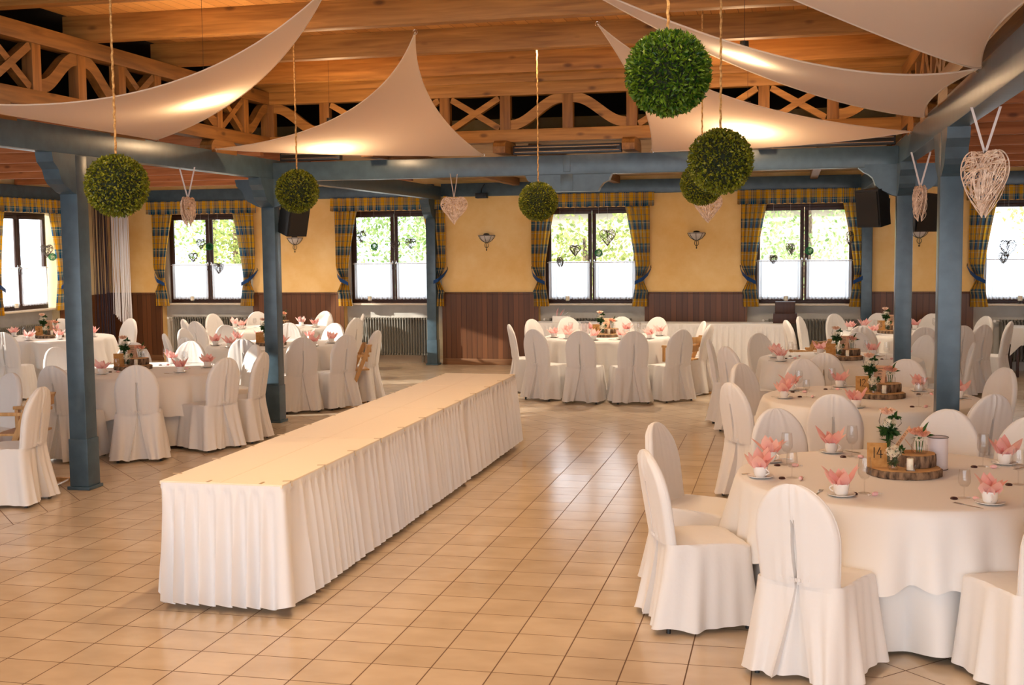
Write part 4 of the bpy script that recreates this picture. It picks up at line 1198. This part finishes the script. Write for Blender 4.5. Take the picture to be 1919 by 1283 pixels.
for t_, lst in GLS.items():
    cx, cy = TABLES[t_]
    lst = sorted(lst, key=lambda p: bearing(*p)); n = len(lst)
    for i, (x, y) in enumerate(lst):
        w_ = ordw(i, n); tb = TD[t_]
        kk = 'short' if i % 3 == 1 else 'wine'
        inst(kk, PR[kk], (x, y, ZTB), 0, '%s, %s on %s' % ('clear stemmed wine glass' if kk == 'wine' else 'small clear stemmed glass', w_, tb))
        if t_ in ('T14', 'T12', 'T11', 'TLF'):
            inst('candy', PR['candy'], (x+.05, y-.06, ZTB), i*1.3, 'pink and white wrapped sweet, %s on %s' % (w_, tb))
            inst('choc', PR['choc'], (x-.055, y-.04, ZTB), 0, 'dark chocolate, %s on %s' % (w_, tb))

# ------------------------------------------------------------------ centrepieces
def slab(R, h, seedv, name):
    rnd = random.Random(seedv); n = 72; ph = rnd.uniform(0, 6)
    def rr(k, z): return R*(1+.03*cos(3*2*pi*k/n+ph)+.015*cos(7*2*pi*k/n+2*ph)+.012*sin(k*2.1+z*60)+.008*sin(k*4.7))
    rings = [[Vector((rr(k, z)*s_*cos(2*pi*k/n), rr(k, z)*s_*sin(2*pi*k/n), z)) for k in range(n)] for z, s_ in ((0, .96), (.004, 1), (h*.5, 1.01), (h-.004, 1), (h, .965))]
    b = MB(); b.m = 0; b.loft(rings)
    b.m = 1; top = rings[-1]; b.add(top+[Vector((0, 0, h+.001))], [(k, (k+1) % n, n) for k in range(n)])
    b.add(rings[0]+[Vector((0,0,0))], [((k+1) % n, k, n) for k in range(n)])
    return b
def blob_flowers(b, c, R, n, s, rnd, squash=1):
    for k in range(n):
        v = Vector([rnd.gauss(0, 1) for _ in range(3)]).normalized()*R*rnd.uniform(.5, 1)
        v.z *= squash; p = Vector(c)+v
        d = v.normalized(); sd = d.cross(Vector([rnd.gauss(0, 1) for _ in range(3)])).normalized(); up = sd.cross(d)
        for q_ in range(4):
            a = q_*pi/2; e = (sd*cos(a)+up*sin(a)); e2 = (sd*cos(a+.8)+up*sin(a+.8))
            b.add([p, p+e*s*1.15, p+(e+e2)*s*.62+d*s*.3, p+e2*s], [(0,1,2), (0,2,3)])
def rose(b, c, R, rnd):
    for layer in range(4):
        m = 3+layer*2; r = R*(.25+.25*layer)
        for k in range(m):
            a = 2*pi*k/m+layer*.5
            d = Vector((cos(a)*(.2+.28*layer), sin(a)*(.2+.28*layer), 1))
            base = Vector(c)+Vector((cos(a), sin(a), 0))*r*.35-Vector((0,0,R*.5))
            petal(b, base, d, Vector((cos(a), sin(a), 0)), R*1.5, R*1.1, .15, rnd)
def leaves(b, c, R, n, l, w, rnd, squash=.8):
    for k in range(n):
        v = Vector([rnd.gauss(0, 1) for _ in range(3)]).normalized(); p = Vector(c)+Vector((v.x, v.y, v.z*squash))*R*rnd.uniform(.3, .9)
        d = (v+Vector([rnd.gauss(0, .4) for _ in range(3)])).normalized(); sd = d.cross(Vector([rnd.gauss(0, 1) for _ in range(3)])).normalized(); u = sd.cross(d)
        b.add([p-d*l*.3, p+sd*w+u*w*.3, p+d*l*.7, p-sd*w+u*w*.3], [(0,1,2), (0,2,3)])
CEN = {}
def centre_protos():
    rnd = random.Random(5)
    o = slab(.205, .045, 1, 's').build('wood_slice', [M['bark'], M['slice']], angle=50); CEN['big'] = tag(o, 'x', 'wood slice', 'large tree slices under the centrepieces')
    o = slab(.12, .07, 2, 's').build('wood_slice', [M['bark'], M['slice']], angle=50); CEN['small'] = tag(o, 'x', 'wood slice', 'small tree slices on the large ones')
    # tall bottle bouquet
    t = thing('rose_bouquet', 'x', 'bouquet in bottle', (0,0,0), 0, 'rose bouquets in slim bottles')
    MB().lathe([(0, 0), (.03, 0), (.032, .01), (.032, .08), (.014, .11), (.013, .15), (.015, .155)], (0,0,0), 20).build('bottle', M['glass'], t)
    MB().tube([(0,0,.01), (.002, 0, .2)], .003).tube([(.006,0,.01), (.01, 0, .2)], .003).tube([(-.006,0,.01), (-.01, .005, .2)], .003).build('stems', M['stem'], t)
    b = MB(); leaves(b, (0,0,.195), .055, 130, .045, .012, rnd); leaves(b, (.03,0,.275), .03, 20, .04, .01, rnd); leaves(b, (0,0,.14), .03, 8, .07, .012, rnd); b.build('foliage', M['foliage'], t, False)
    b = MB(); blob_flowers(b, (.0, 0, .238), .054, 130, .0075, rnd, .7); b.build('white_blossom', M['gyps'], t, False)
    b = MB(); rose(b, (-.01, 0, .305), .03, rnd); b.build('rose_bloom', M['rose'], t, angle=180)
    MB().tube([(-.03, 0, .17), (-.055, 0, .25), (-.04, 0, .31), (-.01, .01, .30)], .0015, 4).tube([(.03, 0, .2), (.07, 0, .24), (.06, 0, .28), (.03, 0, .28)], .0015, 4).build('wire_loop', M['iron'], t)
    CEN['rose'] = t
    # little vase with baby's breath
    t = thing('small_flower_vase', 'x', 'vase of flowers', (0,0,0), 0, 'small glasses of white blossom')
    MB().lathe([(0, 0), (.026, 0), (.03, .03), (.036, .075), (.034, .075), (.028, .03), (.024, .005), (0, .005)], (0,0,0), 20).build('glass_vase', M['glass'], t)
    b = MB(); leaves(b, (0,0,.045), .022, 34, .035, .006, rnd, 1.3); b.build('stems', M['foliage'], t, False)
    b = MB(); blob_flowers(b, (0, 0, .105), .052, 130, .0065, rnd, .75); b.build('white_blossom', M['gyps'], t, False)
    b = MB(); leaves(b, (.03,0,.115), .03, 24, .03, .009, rnd); b.build('foliage', M['foliage'], t, False)
    CEN['vase'] = t
    # ribbed jar with peach flowers
    t = thing('jar_bouquet', 'x', 'jar of flowers', (0,0,0), 0, 'ribbed jars of peach flowers')
    prof = [(0, 0), (.04, 0), (.044, .01), (.044, .05), (.034, .068), (.036, .075)]
    b = MB(); b.lathe(prof, (0,0,0), 40)
    for k in range(18): a = 2*pi*k/18; b.tube([(.044*cos(a), .044*sin(a), .008), (.044*cos(a), .044*sin(a), .052)], .002, 4)
    b.build('ribbed_jar', M['glass'], t)
    b = MB(); b.tube([(0,0,.008), (0,0,.09)], .004); b.tube([(.012,0,.008), (.02,0,.09)], .003); b.tube([(-.012,.005,.008), (-.02,.005,.09)], .003); b.build('stems', M['stem'], t)
    b = MB(); rose(b, (.018, -.018, .115), .026, rnd); rose(b, (-.024, -.012, .125), .026, rnd); rose(b, (.0, .02, .13), .024, rnd); b.build('peach_bloom', M['peach'], t, angle=180)
    b = MB(); blob_flowers(b, (0, 0, .09), .045, 70, .006, rnd, .45); b.build('white_blossom', M['gyps'], t, False)
    b = MB(); petal(b, (.01, 0, .10), (.25, 0, 1), Vector((1,0,0)), .09, .022, .2, rnd); petal(b, (.02, 0, .10), (1, .1, .35), Vector((0,0,-1)), .07, .02, .2, rnd); leaves(b, (0,0,.1), .04, 16, .035, .008, rnd); b.build('foliage', M['foliage'], t, False)
    CEN['jar'] = t
    # candle in square glass
    t = thing('votive_candle', 'x', 'candle', (0,0,0), 0, 'white candles in square glasses')
    b = MB(); b.bbox(-.024, .024, -.024, .024, 0, .004, .001)
    for s in (-1, 1): b.bbox(s*.024-.0015, s*.024+.0015, -.024, .024, 0, .038, .001); b.bbox(-.024, .024, s*.024-.0015, s*.024+.0015, 0, .038, .001)
    b.build('square_glass', M['glass'], t)
    MB().lathe([(0, .005), (.019, .005), (.019, .068), (.016, .071), (0, .069)], (0,0,0), 20).build('candle', M['wax'], t)
    MB().tube([(0,0,.068), (.001,0,.078)], .001, 4).build('wick', M['iron'], t)
    CEN['candle'] = t
    # A-frame menu card
    t = thing('menu_card', 'x', 'menu card', (0,0,0), 0, 'printed menu cards')
    Ma = Matrix.Rotation(radians(24), 4, 'Y')
    MB().box(-.002, .0, -.05, .05, 0, .17, Matrix.Translation((-.055, 0, 0)) @ Matrix.Rotation(radians(34), 4, 'Y')).build('front_leaf', M['menu'], t, False)
    b = MB(); Mt = Matrix.Translation((-.055, 0, 0)) @ Matrix.Rotation(radians(34), 4, 'Y')
    for z in (.14, .12, .108, .088, .076, .058, .046, .034):
        w = rnd.uniform(.012, .026); b.box(-.0028, -.002, -w, w, z, z+.0035, Mt)
    b.build('text_lines', M['ink'], t, False)
    MB().box(0, .002, -.05, .05, 0, .085, Matrix.Translation((.065, 0, 0)) @ Matrix.Rotation(radians(-38), 4, 'Y')).build('rear_leaf', M['menu'], t, False)
    CEN['menu'] = t
    # paper lantern bag
    t = thing('paper_lantern', 'x', 'paper lantern', (0,0,0), 0, 'white paper cylinder lanterns')
    MB().lathe([(.058, 0), (.058, .19), (.0575, .19), (.0575, .001), (0, .001)], (0,0,0), 32).build('paper_shade', M['paper'], t)
    MB().tube([(.059*cos(2*pi*k/30), .059*sin(2*pi*k/30), .19) for k in range(30)], .002, 5, closed=True).build('wire_ring', M['iron'], t)
    MB().tube([(.059*cos(2*pi*k/30), .059*sin(2*pi*k/30), .002) for k in range(30)], .002, 5, closed=True).build('wire_ring', M['iron'], t)
    CEN['lantern'] = t
centre_protos()
# number cards: strokes drawn as thin tubes flattened on the card
DIG = {'1': [[(.25, .0), (.25, 1)]], '4': [[(.35, 1), (.0, .35), (.62, .35)], [(.42, .75), (.42, 0)]],
 '2': [[(0, .8), (.12, .97), (.35, 1), (.5, .85), (.45, .62), (0, 0), (.55, 0)]], '7': [[(0, 1), (.55, 1), (.2, 0)], [(.12, .5), (.48, .5)]],
 '3': [[(0, .92), (.25, 1), (.48, .85), (.4, .6), (.18, .52), (.42, .45), (.52, .22), (.3, 0), (0, .08)]], '5': [[(.5, 1), (.05, 1), (.03, .58), (.3, .62), (.5, .4), (.45, .12), (.22, 0), (0, .08)]],
 '6': [[(.42, 1), (.12, .7), (0, .3), (.12, .04), (.36, 0), (.5, .2), (.4, .42), (.15, .45), (.02, .3)]]}
def numcard(num, loc, rz, label):
    t = thing('number_card', label, 'table number', loc, rz, 'brown numbered table cards')
    Mt = Matrix.Rotation(radians(-8), 4, 'X')
    cd_ = MB().box(-.055, .055, -.0015, .0015, 0, .14, Mt).build('card', M['kraft'], t, False)
    MB().box(-.02, .02, 0, .002, 0, .10, Matrix.Translation((0, .05, 0)) @ Matrix.Rotation(radians(18), 4, 'X')).build('prop', M['kraft'], t, False)
    if num:
        w = {1: .55, 2: 1.15}[len(num)]*.05; x = -w/2; 
        b = MB()
        for ch in num:
            for st in DIG[ch]:
                b.tube([Mt @ Vector((x+a*.052, -.0022, .052+c*.062)) for a, c in st], .0028, 5)
            x += .028 if ch == '1' else .034
        b.build('number', M['ink'], cd_)
NUM = {'T14': '14', 'T12': '12', 'T11': None, 'T5': '5', 'T7': '7', 'TLF': None, 'TLB': None, 'TLBB': None, 'T3': '3'}
SLAB = {'T14': (0.641, 7.161), 'T12': (0.756, 10.74), 'T11': (0.60, 14.18), 'T5': (1.45, 18.40), 'T7': (-2.62, 17.30), 'TLF': (-7.20, 12.08), 'TLB': (-7.014, 15.35), 'TLBB': (-8.42, 18.76), 'T3': (-11.12, 16.3)}
for t_, (x, y) in SLAB.items():
    tb = TD[t_]; rot = -atan2(x, y)     # face the viewer side of the hall
    rot = atan2(y, x)-pi/2
    def at(dx, dy, dz):
        return (x+dx*cos(rot)-dy*sin(rot), y+dx*sin(rot)+dy*cos(rot), ZTB+dz)
    inst('big', CEN['big'], at(0, 0, 0), rot, 'large bark-edged tree slice on '+tb)
    inst('small', CEN['small'], at(.06, .06, .046), rot+.5, 'smaller tree slice stacked on a large one on '+tb)
    inst('rose', CEN['rose'], at(-.085, .06, .046), rot, 'rose bouquet in a slim bottle on '+tb)
    inst('vase', CEN['vase'], at(-.055, -.125, .046), rot, 'small glass of white blossom on '+tb)
    inst('jar', CEN['jar'], at(.085, .045, .117), rot, 'ribbed jar of peach flowers on '+tb)
    inst('candle', CEN['candle'], at(.035, -.13, .046), rot+.2, 'white votive candle in square glass on '+tb)
    lab = 'brown card reading %s on the tree slice' % NUM[t_] if NUM[t_] else 'plain brown card standing on '+tb
    numcard(NUM[t_], at(-.145, -.07, .046), rot+.12, lab)
    side = {'T14': (-.01, .09, pi/2-.45)}.get(t_, (-.01, .09, pi/2+.5))
    if t_ == 'T14': inst('menu', CEN['menu'], at(-.005, .10, .117), rot+.1, 'standing folded menu card on '+tb)
    else: inst('menu', CEN['menu'], at(.0, .115, .117), rot+pi/2-.2, 'printed menu card standing upright on '+tb)
    if t_ in ('T14', 'T7', 'T3'):
        inst('lantern', CEN['lantern'], at(.19 if t_ == 'T14' else (-.32 if t_ == 'T7' else .3), .22, 0), 0, 'white paper cylinder lantern standing on '+tb)

# ------------------------------------------------------------------ skirted buffet tables
def skirt_loft(x0, x1, y0, y1, ztop, zbot, pitch, amp, lean, seedv):
    rnd = random.Random(seedv)
    r = .03; P_ = []
    def seg(a, b_, nrm):
        a = Vector(a); b_ = Vector(b_); l = (b_-a).length; n = max(2, int(l/.0085))
        for i in range(n): P_.append((a+(b_-a)*i/n, Vector(nrm)))
    def arc(c, a0):
        for i in range(6):
            a = a0+pi/2*i/6; nn = Vector((cos(a), sin(a), 0)); P_.append((Vector((c[0], c[1], 0))+nn*r, nn))
    seg((x0+r, y0, 0), (x1-r, y0, 0), (0,-1,0)); arc((x1-r, y0+r), -pi/2)
    seg((x1, y0+r, 0), (x1, y1-r, 0), (1,0,0)); arc((x1-r, y1-r), 0)
    seg((x1-r, y1, 0), (x0+r, y1, 0), (0,1,0)); arc((x0+r, y1-r), pi/2)
    seg((x0, y1-r, 0), (x0, y0+r, 0), (-1,0,0)); arc((x0+r, y0+r), pi)
    n = len(P_)
    s = [0]
    for i in range(1, n): s.append(s[-1]+(P_[i][0]-P_[i-1][0]).length)
    # irregular pleat phase
    phs = []; ph = 0; w = 0
    for i in range(n):
        ds = s[i]-s[i-1] if i else 0
        w = w*.97+rnd.gauss(0, .05)
        ph += 2*pi*ds/pitch*(1+.35*sin(s[i]*5.1)+.3*sin(s[i]*11.7+1)+w*.3); phs.append(ph)
    H = ztop-zbot; rings = []
    for f in (0, .01, .05, .06, .1, .2, .35, .5, .65, .8, .92, 1):
        R = []
        for i, (p, nn) in enumerate(P_):
            g = cos(phs[i]); g = (1-abs(sin(phs[i]/2))*1.0)*2-1 if True else g
            g2 = cos(phs[i]*3.1)
            if f <= .055: a = .0015*cos(phs[i]*4); z = 0
            else: a = (.004+amp*(f-.05)**.75)*(g+.15)+.0025*g2*(1-f)
            R.append(p+nn*(a+lean*f+.004)+Vector((0, 0, ztop-H*f+(.022*g*f**4))))
        rings.append(R)
    return MB().loft(rings)
t = thing('buffet_table', 'long empty cream-topped table with white pleated skirt, in the hall centre', 'table', (0,0,0), 0)
bx0, bx1, by0, by1 = -3.58, -2.81, 6.25, 12.2
b = MB(); b.bbox(bx0, bx1, by0, by1, .735, .757, .006); b.build('top_cloth', M['runner'], t)
skirt_loft(bx0, bx1, by0, by1, .748, .045, .105, .045, .03, 3).build('pleated_skirt', M['skirt'], t, angle=80)
for i in range(5):
    y = by0+.35+i*1.3
    for x in (bx0+.1, bx1-.1): MB().tube([(x, y, 0), (x, y, .735)], .015).build('leg', M['chrome'], t)
def clip(x, y, rz):
    Mm = Matrix.Translation((x, y, .757)) @ Matrix.Rotation(rz, 4, 'Z')
    MB().bbox(-.05, .005, -.007, .007, 0, .003, .001, Mm).bbox(.0, .006, -.007, .007, -.03, .003, .001, Mm).build('skirt_clip', M['clip'], t)
M['clip'] = mat('clear_plastic_clip', (.55, .40, .24, 1), .3)
for i in range(12): clip(bx1+.004, by0+.12+i*.52, .35)
for i in range(12): clip(bx0+.02, by0+.22+i*.5, .15)
clip(bx0+.30, by0+.01, -pi/2); clip(bx1-.14, by0+.01, -pi/2)
# seam folds on the cream cloth
b = MB()
for y in (7.9, 9.5, 11.1): b.bbox(bx0+.01, bx1-.01, y-.0015, y+.0015, .757, .7582, .0004)
b.bbox(-3.2, -3.197, by0, by1, .757, .7582, .0004)
b.build('crease', M['runner'], t)

t = thing('buffet_table', 'long white skirted table along the back wall under the windows', 'table', (0,0,0), 0)
MB().bbox(-4.25, -.02, 19.75, 20.35, .77, .795, .006).build('top_cloth', M['linen'], t)
skirt_loft(-4.25, -.02, 19.75, 20.35, .785, .03, .09, .02, .02, 5).build('pleated_skirt', M['skirt'], t, angle=80)
for x in (-4.1, -2.1, -.2):
    for y in (19.85, 20.25): MB().tube([(x, y, 0), (x, y, .77)], .015).build('leg', M['chrome'], t)
t = thing('napkin_box', 'white box holding pink and white napkins on the back skirted table', 'box', (-3.8, 20.0, .795))
MB().bbox(-.14, .14, -.09, .09, 0, .11, .006).build('box_body', M['porcelain'], t)
rnd = random.Random(2); b = MB(); petal(b, (-.08, 0, .1), (-.1, 0, 1), Vector((1,0,0)), .15, .14, .3, rnd); petal(b, (-.03, 0, .1), (.5, 0, 1), Vector((1,0,0)), .14, .12, .1, rnd); b.build('pink_napkins', M['napkin'], t, angle=180)
b = MB(); petal(b, (.02, 0, .1), (.8, 0, .6), Vector((1,0,0)), .14, .12, .0, rnd); petal(b, (.0, -.02, .1), (.3, 0, 1), Vector((1,0,0)), .14, .10, .2, rnd); b.build('white_napkins', M['porcelain'], t, angle=180)
t = thing('wooden_lectern_box', 'dark brown wooden box stand on the back skirted table, right end', 'box', (-.09, 20.1, .795))
MB().bbox(-.19, .19, -.12, .12, 0, .16, .006).build('lower_box', M['frame'], t)
MB().bbox(-.16, .16, -.10, .10, .16, .35, .006).build('upper_box', M['frame'], t)
# square table far right
t = thing('square_table', 'small square table with white cloth at the far right edge', 'table', (3.75, 20.0-.05, 0))
MB().bbox(-.4, .4, -.35, .35, .72, .755, .006).build('tabletop', M['oakd'], t)
for sx in (-1, 1):
    for sy in (-1, 1): MB().bbox(sx*.34-.02, sx*.34+.02, sy*.3-.02, sy*.3+.02, 0, .72, .004).build('leg', M['frame'], t)
c = thing('tablecloth', 'short white cloth with pointed corner on the square table', 'tablecloth', (3.75, 19.95, 0))
rings = []; n = 160
def sq(k, s, cor):
    a = 2*pi*k/n+pi/4; cx_, sy_ = cos(a), sin(a); m = max(abs(cx_), abs(sy_)); x_, y_ = cx_/m, sy_/m
    corner = max(0, min(abs(x_), abs(y_))-.75)/.25
    return x_*(.42*s), y_*(.37*s), corner
for f in (0.001, .5, .97, 1.0): rings.append([Vector((*sq(k, f, 0)[:2], .762)) for k in range(n)])
for f in (.1, .3, .6, 1):
    R = []
    for k in range(n):
        x_, y_, co = sq(k, 1, 0); g = sin(k*.55)*.012*f
        R.append(Vector((x_*(1+.02*f)+x_*co*.12*f+g*.5, y_*(1+.02*f)+y_*co*.12*f+g*.5, .758-(.26+.16*co)*f)))
    rings.append(R)
MB().loft(rings).build('cloth', M['linen'], c, angle=80)

# ------------------------------------------------------------------ outside
b = MB().box(-60, 50, YB+.35, 90, -.3, -.1); b.box(-60, XL-.3, -10, YB+.35, -.3, -.1)
struct(b.build('ground', M['concrete'], smooth=False))
def tree(x, y, z0, R, H, mt, label, seedv, n=5200, ll=.16):
    rnd = random.Random(seedv)
    t = thing('garden_tree', label, 'tree', (x, y, -.1), 0, 'trees outside the windows')
    b = MB(); cl_ = []
    for k in range(14):
        a = rnd.uniform(0, 6.28); rr = R*rnd.uniform(.1, .75); cl_.append((rr*cos(a), rr*sin(a), z0+(H-z0)*rnd.uniform(.05, .9), R*rnd.uniform(.3, .5)))
    for k in range(n):
        cx_, cy_, cz_, cr = rnd.choice(cl_)
        v = Vector([rnd.gauss(0, 1) for _ in range(3)]).normalized()*cr*rnd.uniform(.6, 1.05)
        p = Vector((cx_, cy_, cz_))+v
        d = Vector([rnd.gauss(0, 1) for _ in range(3)]).normalized(); sd = d.cross(Vector([rnd.gauss(0, 1) for _ in range(3)])).normalized()
        l = ll*rnd.uniform(.6, 1.2)
        b.add([p-d*l*.5, p+sd*l*.28, p+d*l*.5, p-sd*l*.28], [(0,1,2), (0,2,3)])
    b.build('crown', mt, t, False)
    MB().tube([(0,0,0), (.1, 0, H*.4), (0, .1, H*.8)], [.16, .12, .04], 8).build('trunk', M['bark'], t)
tree(-19.5, 38, .6, 3.6, 7.0, M['tree'], 'pale green tree outside the first back window', 1)
tree(-12.6, 37, .2, 3.6, 7.0, M['tree'], 'leafy green tree outside the second back window', 2, 7000)
tree(.4, 38, .2, 4.0, 7.0, M['tree'], 'bright green tree outside the fourth back window', 3, 6000)
tree(7.6, 37, .2, 2.8, 6.4, M['autumn'], 'orange autumn tree outside the fifth back window', 4, 4000)
tree(-5.8, 34, -.2, 2.6, 3.0, M['hedge'], 'yellowish bush outside the third back window', 5, 3500)
tree(-16.2, 33, -.2, 1.8, 3.8, M['hedge'], 'pale bush below the tree outside the first back window', 6, 2500)
t = thing('neighbour_house', 'pale house with grey tiled roof outside the third back window', 'house', (-6, 44, -.1))
MB().box(-8, 8, 0, 7, 0, 3.6).build('house_wall', M['housewall'] if 'housewall' in M else M['sill'], t, False)
MB().prism([(-8.6, 3.4), (8.6, 3.4), (7.4, 6.6), (-7.4, 6.6)], .4, 'y', -.4, Matrix.Translation((0,0,0)) @ Matrix.Shear('XZ', 4, (0, 0))).build('roof', M['roof'] if 'roof' in M else M['radiator'], t, False)

# ------------------------------------------------------------------ light
def lamp(x, y, z, power, col=(1, .62, .30), label='', spot=False, r=.05, top=4.16):
    t = thing('ceiling_lamp', label, 'lamp', (x, y, z), 0, 'small warm ceiling lamps')
    hs = MB().lathe([(0, .09), (.03, .09), (.034, .02), (.032, .0), (.028, .0), (.028, .07), (0, .07)], (0,0,0), 20).build('housing', M['iron'], t)
    MB().tube([(0, 0, .09), (0, 0, max(.1, top-z))], .0015).build('cable', M['iron'], t)
    MB().lathe([(0, .01), (.018, .02), (.02, .04), (.012, .06), (0, .065)], (0,0,0), 12).build('bulb', M['bulb'], hs)
    ld = bpy.data.lights.new('lamp_light', 'POINT' if not spot else 'SPOT'); ld.energy = power; ld.color = col; ld.shadow_soft_size = r
    if spot: ld.spot_size = radians(150); ld.spot_blend = .8
    lo = bpy.data.objects.new('lamp_light', ld); COL.objects.link(lo); lo.parent = t; lo.location = (0, 0, -.03)
M['bulb'] = mat('warm_bulb', (1, .7, .4, 1), .5, Emission_Color=(1, .7, .4, 1), Emission_Strength=4)
LA, LB, LC, LD = (-4.78, 9.28, 3.47), (-4.85, 12.25, 3.40), (-.33, 8.62, 3.41), (-.43, 12.15, 3.40)
WARM = (1, .66, .36); WARM2 = (1, .70, .42); WARM3 = (1, .80, .58)
for i, (x, y, z, pw, lb) in enumerate([(LA[0], LA[1], LA[2], 34, 'ceiling lamp glowing above the large left sail'), (LB[0], LB[1], LB[2], 44, 'ceiling lamp glowing above the peaked sail'),
    (LC[0], LC[1], LC[2], 42, 'ceiling lamp glowing above the long narrow sail'), (LD[0], LD[1], LD[2], 55, 'ceiling lamp glowing above the sail by the right balls')]):
    lamp(x, y, z, pw, WARM, lb)
for i, (x, y) in enumerate([(-4.6, 5.25), (-.6, 5.25), (-2.4, 6.79), (-2.4, 8.32), (-2.4, 9.84), (-2.4, 11.34), (-3.8, 3.71), (-1.2, 3.71)]):
    lamp(x, y, 4.05, 112, WARM2, 'small warm downlight tucked between ceiling beams, %s' % ['left of the first gap','right of the first gap','in the second gap','in the third gap','in the fourth gap','in the fifth gap','left and nearest the viewer','right and nearest the viewer'][i], True)

for i, (x, y, pw, lb) in enumerate([(-4.6, 17.2, 260, 'behind the cross beam, left'), (-2.5, 17.2, 250, 'behind the cross beam, middle'), (-.3, 17.2, 230, 'behind the cross beam, right')]):  # unseen lamps added behind the cross beam to brighten the back wall
    lamp(x, y, 3.18, pw, WARM3, 'unseen warm fill light added '+lb, True, .05, 3.27)
for i, (x, y, pw, lb) in enumerate([(-10.8, 18.0, 260, 'over the left aisle near the back wall'), (-8.2, 18.0, 260, 'over the left aisle between the first windows'), (-8.2, 13.58, 80, 'over the left aisle beside the corner post'),
    (3.0, 18.0, 110, 'over the right aisle near the back wall'), (3.5, 12.15, 70, 'over the right aisle beside the number 12 table')]):  # more unseen fill lamps, added between the joists to lift the aisles
    lamp(x, y, 3.26, pw, WARM3, 'unseen warm fill light added '+lb, True, .05, 3.36)
w = bpy.data.worlds.new('World'); SC.world = w; w.use_nodes = True
bg = w.node_tree.nodes['Background']; bg.inputs[0].default_value = (.84, .91, 1, 1); bg.inputs[1].default_value = 4.2
sd = bpy.data.lights.new('sun', 'SUN'); sd.energy = 9; sd.angle = radians(.6); sd.color = (1, .93, .82)
so = bpy.data.objects.new('sun', sd); COL.objects.link(so)
so.rotation_euler = Vector((-.895, -.36, .25)).to_track_quat('Z', 'Y').to_euler()

# ------------------------------------------------------------------ camera
cd = bpy.data.cameras.new('camera'); cam = bpy.data.objects.new('camera', cd); COL.objects.link(cam)
cd.sensor_fit = 'HORIZONTAL'; cd.sensor_width = 36; cd.lens = 36*2244/1919
R = Matrix(((0.97396904, -0.00823932, 0.22653127), (0.22644796, 0.08067344, -0.97067663), (-0.01027734, 0.99670653, 0.08043921)))
cam.matrix_world = Matrix.Translation((0, 0, 2.10)) @ R.to_4x4()
cd.clip_start = .05; cd.clip_end = 300
SC.camera = cam
vs = SC.view_settings; vs.view_transform = 'Standard'; vs.look = 'None'; vs.gamma = 1; vs.exposure = .08; vs.use_curve_mapping = False
